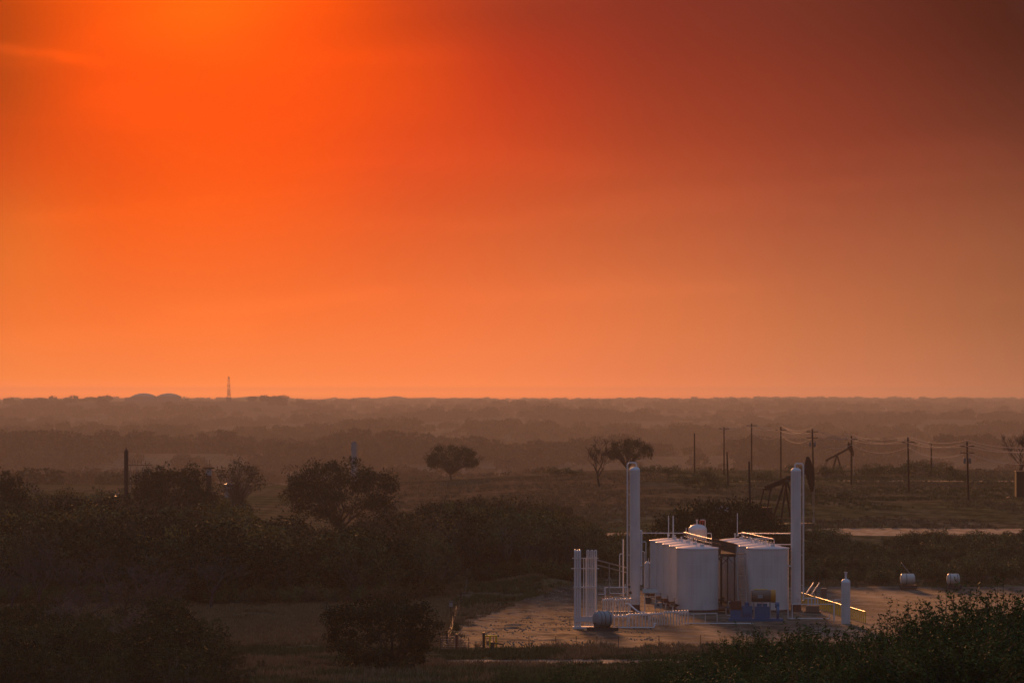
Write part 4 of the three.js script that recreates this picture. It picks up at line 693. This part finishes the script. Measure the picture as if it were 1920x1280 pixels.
{ const o = thing('chemical_pump', 'low grey pump block and pipes beneath the yellow railing', 'pump', at(1524, 398)); new MB().box(1.5, 0.7, 0.8, 0, 0.5, 0).build('block', brownM, o); new MB().box(1.9, 0.16, 1.0, 0, 0.08, 0).build('bed', darkSteel, o); for (const x of [-0.5, -0.1, 0.3]) new MB().rod([x, 0.8, 0], [x, 1.7, 0], 0.08).build('riser', whiteTrim, o); new MB().pipe([[-0.9, 1.7, 0], [0.6, 1.7, 0], [0.6, 0.8, 0]], 0.07).build('pipe', whiteTrim, o); }
// poly tanks at the back of the pad
function polyTank(px, D, w, label, rod) {
  const o = thing('poly_tank', label, 'tank', at(px, D, 0), 0.12, 'white poly tanks at the back of the pad'); const R = 0.72;
  new MB().add(new THREE.LatheGeometry([[0.001, -w / 2], [R * 0.7, -w / 2 + 0.03], [R, -w / 2 + 0.16], [R, w / 2 - 0.16], [R * 0.7, w / 2 - 0.03], [0.001, w / 2]].map(([r, h]) => new THREE.Vector2(r, h)), 28), new THREE.Matrix4().makeRotationZ(Math.PI / 2).setPosition(0, 1.36, 0)).build('barrel', mat(0.62, 0.58, 0.52, 0.5), o);
  for (const x of rod ? [-0.26] : [-0.5, 0.45]) new MB().add(new THREE.TorusGeometry(R + 0.01, 0.035, 6, 32), new THREE.Matrix4().makeRotationY(Math.PI / 2).setPosition(x, 1.36, 0)).build('strap', darkSteel, o);
  new MB().box(w + 0.2, 0.5, 1.2, 0.1, 0.38, 0).build('cradle', darkSteel, o); for (const x of [-w / 2, w / 2]) for (const z of [-0.5, 0.5]) new MB().box(0.12, 0.2, 0.12, x, 0.1, z).build('foot', rust, o);
  if (rod) { new MB().rod([0.3, 2.05, 0], [-0.85, 3.5, 0], 0.065, 6).build('hose_boom', galv, o); }
  return o;
}
polyTank(1702.5, 447, 1.85, 'white poly tank with dark strap and slanted boom on a dark cradle', true);
polyTank(1788, 447, 1.6, 'white poly tank without a boom at the back of the pad', false);

// ------------------------------------------------------------------ gate, fences and posts in front
{
  const a = gAt(826, 338), b = gAt(879, 337), o = thing('pipe_gate', 'dark pipe gate with five thin rails beside the round oak', 'gate', a, Math.atan2(-(b[2] - a[2]), b[0] - a[0])), l = Math.hypot(b[0] - a[0], b[2] - a[2]);
  for (let k = 0; k < 6; k++) new MB().rod([0, 0.25 + k * 0.22, 0], [l, 0.25 + k * 0.22, 0], k === 5 ? 0.045 : 0.022, 6).build('rail', k === 5 ? darkSteel : galv, o); for (const x of [0.02, l - 0.02]) new MB().rod([x, 0.2, 0], [x, 1.4, 0], 0.045).build('upright', darkSteel, o); new MB().rod([l * 0.52, 0.2, 0.03], [l * 0.52, 1.7, 0.03], 0.035).build('brace', steel, o);
  for (const [px, D, h, lab] of [[856, 336, 1.75, 'thick rust-brown gate post in front of the pipe gate'], [907, 337, 1.85, 'dark gate post beside the yellow pipe frame'], [922, 336, 1.0, 'short dark post before the yellow pipe frame']]) { const p = thing('gate_post', lab, 'post', gAt(px, D)); new MB().rod([0, -0.2, 0], [0, h, 0], 0.13, 12).build('post', px < 900 ? rust : woodM, p); new MB().rod([0, h, 0], [0, h + 0.05, 0], 0.15, 12).build('cap', darkSteel, p); }
  const y = thing('yellow_barrier', 'yellow three-legged pipe frame beside the dark gate post', 'barrier', gAt(908.5, 342)), w = 1.15; for (const x of [0, 0.55, w]) new MB().rod([x, 0, x === 0.55 ? 0.3 : 0], [x, 1.18, x === 0.55 ? 0.2 : 0], 0.1, 10).build('leg', yellow, y); new MB().rod([-0.1, 1.2, 0], [w + 0.1, 1.2, 0], 0.09, 10).build('top_pipe', yellow, y); new MB().rod([0.55, 1.18, 0.2], [0.55, 1.2, 0], 0.06).build('tie', yellow, y);
  const s = thing('brace_rail', 'sagging wooden rail on two short posts beside the yellow frame', 'rail', gAt(925, 340)); new MB().rod([0, 0.62, 0], [1.0, 0.48, 0], 0.07, 8).build('rail', woodM, s); for (const x of [0.05, 0.95]) new MB().rod([x, -0.1, 0], [x, 0.6 - 0.12 * x, 0], 0.06, 8).build('leg', woodM, s);
}
const posts = [];
function fencePost(px, D, h, lab, group, m = darkSteel, r = 0.035) { const p = thing('fence_post', lab, 'post', gAt(px, D), 0, group); new MB().rod([0, -0.2, 0], [0, h, 0], r, 6).build('post', m, p); new MB().box(r * 3.4, 0.05, r * 3.4, 0, h - 0.02, 0).build('tip', m, p); const q = gAt(px, D); posts.push([q, h]); return q; }
function wires(label, list, hs) { for (const h of hs) { const m = new MB(); for (let i = 0; i < list.length - 1; i++) m.rod([list[i][0], list[i][1] + h, list[i][2]], [list[i + 1][0], list[i + 1][1] + h, list[i + 1][2]], 0.007, 4); tag(m.build(numbered('fence_wire'), galv), label, 'wire', 'fence wires'); } }
{
  const front = [[925, 340.5], [992, 341], [1042, 341], [1080.5, 341], [1119, 341], [1160, 341], [1236, 341.5], [1314, 342], [1400, 342], [1500, 342]].map(([px, D]) => fencePost(px, D, 1.3, 'thin dark steel post of the wire fence along the pad front', 'steel posts along the pad front'));
  wires('thin wire strung along the pad front', front, [0.5, 0.9, 1.2]);
  const up = [[838, 342], [842, 352], [846, 362], [850, 374], [853, 384], [858, 396], [864, 410], [870, 424], [877, 440]].map(([px, D], k) => fencePost(px, D, k % 3 ? 1.35 : 1.75, k % 3 ? 'slim wooden post of the fence climbing towards the thicket' : 'thick corner post of the fence climbing towards the thicket', 'posts of the fence climbing to the thicket', woodM, k % 3 ? 0.06 : 0.12));
  wires('thin wire strung up towards the thicket', up, [0.45, 0.8, 1.15]);
  const b = thing('bird_box', 'small pale box on a post beside the climbing fence', 'box', gAt(845.5, 384)); new MB().box(0.36, 0.5, 0.3, 0, 1.9, 0).build('case', tankGrey, b); new MB().rod([0, -0.1, 0], [0, 1.7, 0], 0.05, 8).build('post', woodM, b); new MB().box(0.44, 0.05, 0.4, 0, 2.17, 0, 0, 0.2).build('lid', darkSteel, b);
}

// ------------------------------------------------------------------ power line on the rise
const poleM = new THREE.MeshPhysicalMaterial({ color: new THREE.Color().setRGB(0.045, 0.026, 0.019), roughness: 1, specularIntensity: 0.1 }), poleDark = mat(0.03, 0.022, 0.02, 0.95), insul = mat(0.3, 0.3, 0.32, 0.3);
function pole(px, D, topRow, lab, o = {}) {
  const g = gAt(px, D), h = EYE - (topRow - HOR) / FOC * D - g[1], p = thing('utility_pole', lab, 'pole', g, o.turn || 0.25, o.group);
  const lean = o.lean || 0; new MB().rod([lean, -0.5, 0], [0, h, 0], 0.2, 10, 0.15).build('pole', o.dark ? poleDark : poleM, p);
  const arms = o.arms || []; arms.forEach((dy) => {
    const a = new MB().box(2.6, 0.17, 0.12, 0, h - dy, 0.12).build('crossarm', poleM, p);
    for (const x of [-1.12, 1.12]) new MB().rod([x, h - dy + 0.05, 0.12], [x, h - dy + 0.3, 0.12], 0.06, 8, 0.045).build('insulator', insul, a);
    new MB().rod([-0.7, h - dy - 0.03, 0.14], [0, h - dy - 0.6, 0.14], 0.02, 5).rod([0.7, h - dy - 0.03, 0.14], [0, h - dy - 0.6, 0.14], 0.02, 5).build('brace', galv, p);
  });
  if (arms.length) new MB().rod([0, h, 0], [0, h + 0.28, 0], 0.05, 8).build('top_insulator', insul, p);
  for (const x of o.cans || []) { const y = h - o.canDown; new MB().lathe([[0.001, -0.5], [0.24, -0.5], [0.25, 0.42], [0.17, 0.5], [0.001, 0.52]], x, y, 0.1, 16).build('transformer', mat(0.2, 0.2, 0.2, 0.5), p); }
  return { x: g[0], z: g[2], y: g[1], h, turn: o.turn || 0.25, arm: arms[0] };
}
const L = 'line of utility poles on the rise';
const q = [
  pole(1358, 872, 801, 'slim utility pole with faint crossarm at the end of the wire line', { group: L, arms: [0.35] }),
  pole(1409.7, 850, 794, 'tallest-standing utility pole with one crossarm beside the dark foreground pole', { group: L, arms: [0.5] }),
  pole(1464.6, 815, 800, 'utility pole with one crossarm behind the tank tower', { group: L, arms: [0.7] }),
  pole(1523.5, 735, 804, 'utility pole with two crossarms and transformers beside the near pumpjack', { group: L, arms: [0.6, 1.9], cans: [-0.5, 0.5], canDown: 3.3, lean: 0.35 }),
  pole(1597, 752, 817, 'utility pole with one crossarm beside the far pumpjack', { group: L, arms: [0.75] }),
  pole(1703, 684, 820, 'utility pole with one crossarm standing alone in the pasture', { group: L, arms: [0.9], lean: 0.25 }),
  pole(1814, 622, 828, 'utility pole with two crossarms and transformers beside the dark green tank', { group: L, arms: [0.8, 2.0], cans: [-0.48, 0.5], canDown: 3.4, lean: 0.3 }),
  pole(1985, 560, 836, 'utility pole with one crossarm out past the dark green tank', { group: L, arms: [0.8] }),
];
pole(1302.5, 862, 812, 'bare pole without crossarm behind the pasture shrubs', {}); pole(1363.5, 735, 847, 'short leaning bare pole beside the pasture shrubs', { lean: 0.3 });
pole(1405, 556, 865, 'dark thick pole standing before the evergreens', { dark: true, lean: 0.25 }); pole(1747, 838, 832, 'short pole with one small transformer down by the upper road', { cans: [0.5], canDown: 5 });
for (const [k, lab] of [[-1, 'power wire on the outer crossarm pins facing the camera hill'], [0, 'power wire along the pole tops'], [1, 'power wire on the outer crossarm pins facing the plain'], [2, 'slack lower wire slung beneath the crossarms']]) {
  const m = new MB();
  for (let i = 0; i < q.length - 1; i++) {
    const e = (p) => k === 0 ? V(p.x, p.y + p.h + 0.28, p.z) : k === 2 ? V(p.x, p.y + p.h - 1.9, p.z) : V(p.x + k * 1.12 * Math.cos(p.turn), p.y + p.h - p.arm + 0.3, p.z - k * 1.12 * Math.sin(p.turn)), a = e(q[i]), b = e(q[i + 1]), s = k === 2 ? 1.5 : 0.95;
    const c = new THREE.CatmullRomCurve3(range(0, 1, 8).map((t) => a.clone().lerp(b, t).add(V(0, -4 * s * t * (1 - t), 0)))); m.add(new THREE.TubeGeometry(c, 12, 0.042, 4));
  }
  tag(m.build(numbered('power_line'), mat(0.45, 0.38, 0.34, 0.9)), lab, 'wire', 'power lines');
}
// ------------------------------------------------------------------ pumpjacks
function pumpjack(px, D, turn, tilt, s, lab) {
  const o = thing('pumpjack', lab, 'pumpjack', gAt(px, D), turn, 'pumpjacks on the rise'); o.scale.setScalar(s);
  const H = 5, ct = Math.cos(tilt), sn = Math.sin(tilt), B = (x, y) => [x * ct - y * sn, H + 0.25 + x * sn + y * ct, 0];   // beam frame: x towards the head
  const paint = new THREE.MeshPhysicalMaterial({ color: new THREE.Color().setRGB(0.05, 0.028, 0.022), roughness: 0.9, specularIntensity: 0.2 }), rail = mat(0.2, 0.09, 0.05, 0.7);
  new MB().box(8.2, 0.3, 1.6, -0.6, 0.15, 0).build('base', darkSteel, o);
  for (const z of [-0.75, 0.75]) { new MB().bar([1.5, 0.3, z], [0.05, H, z * 0.25], 0.17, 0.17).build('samson_leg', paint, o); new MB().bar([-1.5, 0.3, z], [-0.05, H, z * 0.25], 0.17, 0.17).build('samson_leg', paint, o); }
  new MB().bar([0.75, 2.6, -0.5], [0.75, 2.6, 0.5], 0.1, 0.1).bar([-0.75, 2.6, -0.5], [-0.75, 2.6, 0.5], 0.1, 0.1).build('samson_brace', paint, o);
  new MB().box(0.5, 0.3, 0.6, 0, H + 0.1, 0).build('bearing', darkSteel, o);
  new MB().bar(B(-3.2, 0), B(3.5, 0), 0.34, 0.5).build('walking_beam', paint, o);
  const sh = new THREE.Shape(); const a0 = -0.62, a1 = 0.36, R = 4.2; sh.moveTo(3.2, 0.35); for (let k = 0; k <= 12; k++) { const a = lerp(a1, a0, k / 12); sh.lineTo(Math.cos(a) * R, Math.sin(a) * R); } sh.lineTo(3.25, -0.4); sh.closePath();
  const hg = new THREE.ExtrudeGeometry(sh, { depth: 0.42, bevelEnabled: true, bevelSize: 0.03, bevelThickness: 0.03, bevelSegments: 1 }); hg.translate(0, 0, -0.21); const head = new MB().add(hg, new THREE.Matrix4().makeRotationZ(tilt).setPosition(0, H + 0.25, 0)).build('horse_head', paint, o);
  const hx = 4.25; for (const z of [-0.1, 0.1]) new MB().rod([hx, 1.6, z], [hx, H + 0.2 + 0.6 * sn, z], 0.025, 5).build('bridle_cable', steel, o); new MB().rod([hx, 0.2, 0], [hx, 1.75, 0], 0.04, 6).rod([hx, 0, 0], [hx, 0.9, 0], 0.14, 10).build('polished_rod', steel, o);
  const e = B(-3.0, -0.2), cx = -3.1, cy = 1.9; for (const z of [-0.7, 0.7]) { new MB().bar([e[0], e[1], z * 0.8], [cx - 0.5, cy - 0.5, z], 0.12, 0.12).build('pitman_arm', paint, o); new MB().bar([cx, cy, z], [cx - 1.0, cy - 1.0, z], 0.3, 0.2).rod([cx - 0.75, cy - 0.75, z - 0.14], [cx - 0.75, cy - 0.75, z + 0.14], 0.55, 16).build('crank', paint, o); }
  new MB().bar([e[0], e[1], -0.75], [e[0], e[1], 0.75], 0.18, 0.18).build('equalizer', paint, o); new MB().box(1.2, 1.3, 1.0, cx, cy - 0.35, 0).box(1.5, 0.7, 1.3, cx, 0.65, 0).build('gearbox', paint, o); new MB().rod([-4.6, 0.8, -0.4], [-4.6, 0.8, 0.4], 0.36, 14).build('motor', darkSteel, o);
  for (const z of [-1.15, 1.15]) new MB().bar([-2.2, 0.95, z], [2.3, 0.95, z], 0.05, 0.05).bar([-2.2, 0.1, z], [-2.2, 0.95, z], 0.05, 0.05).bar([2.3, 0.1, z], [2.3, 0.95, z], 0.05, 0.05).build('guard_rail', rail, o);
  return o;
}
pumpjack(1570, 850, 0.18, 0.47, 1.0, 'far pumpjack with raised head silhouetted beside a utility pole');
pumpjack(1474, 556, 0.66, 0.29, 1.42, 'near pumpjack half hidden behind the tall white tower');

// ------------------------------------------------------------------ far plant on the plain
const farM = mat(0.2, 0.16, 0.13, 0.8), farTank = mat(0.3, 0.24, 0.2, 0.7);
for (const [px, D, R, eave, top, lab] of [[269, 7000, 27, 743.6, 736.6, 'distant dome-roofed tank beside a lower flat one on the horizon'], [316, 7060, 26, 743.4, 736.6, 'distant dome-roofed tank facing the drilling rig on the horizon']]) {
  const g = gAt(px, D), ye = EYE - (eave - HOR) / FOC * D - g[1], yt = EYE - (top - HOR) / FOC * D - g[1], o = thing('dome_tank', lab, 'tank', g, 0, 'large domed tanks on the horizon');
  new MB().lathe([[R, -2], [R, ye]], 0, 0, 0, 48).build('wall', farTank, o); new MB().lathe(range(0, 1, 10).map((t) => [Math.max(0.01, R * 1.01 * (1 - t)), ye + (yt - ye) * (1 - (1 - t) ** 2)]), 0, 0, 0, 48).build('dome', farTank, o); new MB().lathe([[R, ye - 0.4], [R + 0.5, ye - 0.3], [R + 0.5, ye + 0.3], [R, ye + 0.4]], 0, 0, 0, 48).build('rim', farM, o);
}
{ const g = gAt(243, 6980), ye = EYE - (745.5 - HOR) / FOC * 6980 - g[1], o = thing('flat_tank', 'low flat-topped tank next to the two domed tanks on the horizon', 'tank', g); new MB().lathe([[11, -2], [11, ye]], 0, 0, 0, 36).build('wall', farTank, o); new MB().lathe([[11.5, ye - 0.5], [11.5, ye + 0.5], [0.01, ye + 1]], 0, 0, 0, 36).build('roof', farM, o); }
{ // drilling rig
  const D = 6500, g = gAt(428.5, D), top = EYE - (706 - HOR) / FOC * D - g[1], o = thing('drilling_rig', 'distant lattice drilling rig mast standing against the orange sky', 'rig', g), w = (t) => lerp(3.0, 1.3, t);
  for (const [sx, sz] of [[-1, -1], [1, -1], [-1, 1], [1, 1]]) new MB().bar([sx * w(0), 8, sz * w(0)], [sx * w(1), top - 3, sz * w(1)], 0.5, 0.5).build('mast_leg', farM, o);
  const n = 11; for (let k = 0; k < n; k++) { const a = k / n, b = (k + 1) / n, ya = lerp(8, top - 3, a), yb = lerp(8, top - 3, b), m = new MB(); for (const s of [-1, 1]) m.bar([-w(a) * s, ya, w(a)], [w(b) * s, yb, w(b)], 0.22, 0.22).bar([w(a), ya, -w(a) * s], [w(b), yb, w(b) * s], 0.22, 0.22); m.bar([-w(b), yb, w(b)], [w(b), yb, w(b)], 0.26, 0.26).build('lattice', farM, o); }
  new MB().box(2.4, 3, 2.4, 0, top - 1.5, 0).build('crown_block', farM, o); new MB().box(5, 1.1, 4, -0.8, lerp(8, top, 0.57), 0).build('racking_board', farM, o); new MB().box(9, 8, 9, 0, 4, 0).build('substructure', farM, o); new MB().box(1.6, 14, 1.4, 0.2, 17, 0).build('top_drive', farM, o);
}
// low hills beyond the plain
const hillMat = new THREE.MeshPhysicalMaterial({ color: new THREE.Color().setRGB(0.1, 0.08, 0.045), roughness: 1, specularIntensity: 0 });
for (const [px, w, topRow, lab] of [[90, 210, 747.5, 'long low swell behind the domed tanks'], [485, 210, 743, 'broad low hill right behind the drilling rig'], [742, 110, 743, 'small rounded hill standing by itself on the skyline'], [880, 130, 745.5, 'faint low swell next to the small rounded hill']]) {
  const D = 12650, x0 = xAt(px, D), W = w / FOC * D, H = EYE - (topRow - HOR) / FOC * D, pos = [], idx = [], nx = 40, nz = 12;
  for (let j = 0; j <= nz; j++) for (let i = 0; i <= nx; i++) { const u = i / nx * 2 - 1, v = j / nz * 2 - 1, e = Math.max(0, 1 - u * u) ** 1.4 * (1 - v * v) * (0.82 + 0.36 * fbm(u * 2.5 + px, v * 2, 230, 3)); pos.push(x0 + u * W * 0.62, 12 + (H - 12) * e * 0.98, -D - v * 140); if (i < nx && j < nz) { const k = j * (nx + 1) + i; idx.push(k, k + 1, k + nx + 1, k + 1, k + nx + 2, k + nx + 1); } }
  const g = new THREE.BufferGeometry(); g.setAttribute('position', new THREE.Float32BufferAttribute(pos, 3)); g.setIndex(idx); g.computeVertexNormals(); const m = new THREE.Mesh(g, hillMat); m.name = numbered('hill'); scene.add(tag(m, lab, 'hill', null, 'structure'));
}
// ------------------------------------------------------------------ equipment among the trees at the far side of the thicket
{ const o = thing('flare_stack', 'tall dark brown stack with pointed cap beside the oaks', 'stack', gAt(236, 640)), h = EYE - (841 - HOR) / FOC * 640 - gAt(236, 640)[1]; new MB().rod([0, 0, 0], [0, h - 0.5, 0], 0.4, 20).build('shaft', mat(0.055, 0.03, 0.027, 0.8), o); new MB().rod([0, h - 0.5, 0], [0, h, 0], 0.4, 20, 0.08).build('cap', mat(0.055, 0.03, 0.027, 0.8), o); new MB().rod([0, h - 0.1, 0], [0, h + 0.35, 0], 0.07, 8).build('tip', darkSteel, o); new MB().rod([0, 0, 0], [0, 0.3, 0], 0.6, 20).build('base', darkSteel, o); }
{ const o = thing('pipe_rack', 'dark platform rack with upright vents between the brown stack and the oak', 'rack', gAt(256, 645)), y = EYE - (872 - HOR) / FOC * 645 - gAt(256, 645)[1]; new MB().box(4.6, 0.12, 0.3, 0.6, y, 0).build('deck', woodM, o); for (const x of [-1.2, 0, 1.2, 2.4]) new MB().rod([x, 0, 0], [x, y, 0], 0.07).build('column', galv, o); for (const x of [-1.3, -0.8, -0.35, 0.1, 0.8, 1.6]) new MB().rod([x, y, 0], [x, y + 0.95, 0], 0.04, 6).build('vent', darkSteel, o); new MB().box(0.9, 5.2, 0.6, 1.4, 2.6, 0.2).build('panel', tankGrey, o); }
{ const D = 860, g = gAt(663, D), h = EYE - (829 - HOR) / FOC * D - g[1], o = thing('white_tower', 'top of a white tower showing behind the broad dark oak', 'tower', g); new MB().rod([0, 0, 0], [0, h, 0], 0.62, 24).build('shell', tankGrey, o); new MB().lathe([[0.63, h], [0.5, h + 0.2], [0.001, h + 0.32]], 0, 0, 0, 24).build('head', brownM, o); new MB().rod([0.85, 0, 0], [0.85, h - 0.3, 0], 0.1).build('side_pipe', tankGrey, o); }
{ const o = thing('tank_shed', 'pale roofed shed with thin vents between the dark oak and the twiggy tree', 'shed', gAt(391, 660)), y = EYE - (877 - HOR) / FOC * 660 - gAt(391, 660)[1]; new MB().box(1.9, 0.35, 1.4, 0, y, 0).build('roof', woodM, o); new MB().box(1.1, 1.2, 1.0, 0, y - 0.8, 0).build('wall', tankGrey, o); new MB().box(0.9, y - 1.4, 0.8, 0, (y - 1.4) / 2, 0).build('stand', woodM, o); for (const x of [-0.35, 0.15]) new MB().rod([x, y, 0], [x, y + 1.6, 0], 0.045, 6).build('vent', darkSteel, o); }
{ const o = thing('small_tank', 'small pale tank glimpsed through the twiggy tree', 'tank', gAt(430, 790)); new MB().rod([0, 0, 0], [0, 3.0, 0], 1.1, 20).build('shell', tankGrey, o); new MB().rod([0, 3, 0], [0, 3.3, 0], 1.1, 20, 0.2).build('roof', whiteTrim, o); }
{ const o = thing('parked_trailer', 'small white-topped trailer beside the foot of the brown stack', 'trailer', gAt(217, 760)); new MB().box(1.7, 0.7, 1.3, 0, 0.95, 0).build('body', tankGrey, o); new MB().bar([-0.9, 1.5, 0], [0.6, 1.85, 0], 1.3, 0.08).build('cover', whiteTrim, o); for (const x of [-0.5, 0.5]) for (const z of [-0.6, 0.6]) new MB().rod([x, 0.3, z - 0.1], [x, 0.3, z + 0.1], 0.3, 14).build('wheel', black, o); new MB().rod([0.8, 0.6, 0], [1.6, 0.45, 0], 0.05).build('hitch', darkSteel, o); }
for (const [px, h, lab] of [[39, 916, 'short'], [49.5, 896, 'tall']]) { const o = thing('leaning_post', `${lab} thin post beside the small dead tree above the thicket`, 'post', gAt(px, 690)); const hh = EYE - (h - HOR) / FOC * 690 - gAt(px, 690)[1]; new MB().rod([0, -0.2, 0], [0.06, hh, 0], 0.08, 8).build('post', rust, o); new MB().box(0.25, 0.3, 0.16, 0.06, hh, 0).build('cap', darkSteel, o); }
{ const o = thing('green_tank', 'dark green box-shaped tank with a side pole at the end of the pasture', 'tank', gAt(1915, 655)), h = EYE - (884 - HOR) / FOC * 655 - gAt(1915, 655)[1]; new MB().box(2.2, h - 0.2, 2.2, 0.1, (h - 0.2) / 2 + 0.2, 0).build('body', new THREE.MeshPhysicalMaterial({ color: new THREE.Color().setRGB(0.02, 0.028, 0.024), roughness: 0.9, specularIntensity: 0.2 }), o); new MB().box(2.4, 0.16, 2.4, 0.1, h + 0.06, 0).build('lid', darkSteel, o); new MB().rod([-1.3, 0, 0.3], [-1.3, h + 0.2, 0.3], 0.05).build('side_pole', brownM, o); new MB().box(5.2, 0.2, 3, 0, 0.1, 0).build('plinth', darkSteel, o); }
{ const o = thing('cattle_panel', 'pale slatted cattle guard panel beside the caliche road', 'panel', gAt(1544, 532)); for (let k = 0; k < 7; k++) new MB().bar([-0.45, 0.2 + k * 0.2, 0], [0.45, 0.2 + k * 0.2, 0], 0.05, 0.06).build('slat', galv, o); for (const x of [-0.45, 0, 0.45]) new MB().bar([x, 0, 0.04], [x, 1.55, 0.04], 0.06, 0.06).build('upright', galv, o); const p = copyOf(o, gAt(1530, 533), 0.15, null, 'darker slatted cattle guard panel next to the pale one'); p.traverse((m) => { if (m.isMesh) m.material = darkSteel; }); }
{ const o = thing('stock_tank', 'pale low water tank beyond the evergreens', 'tank', gAt(1352, 575)); new MB().rod([-1.3, 1.2, 0], [1.3, 1.2, 0], 0.62, 20).build('barrel', tankGrey, o); for (const x of [-0.8, 0.8]) new MB().box(0.2, 0.7, 1, x, 0.35, 0).build('saddle', darkSteel, o); new MB().rod([0, 1.75, 0], [0, 1.95, 0], 0.2, 12).build('hatch', whiteTrim, o); }
renderer.render(scene, camera);
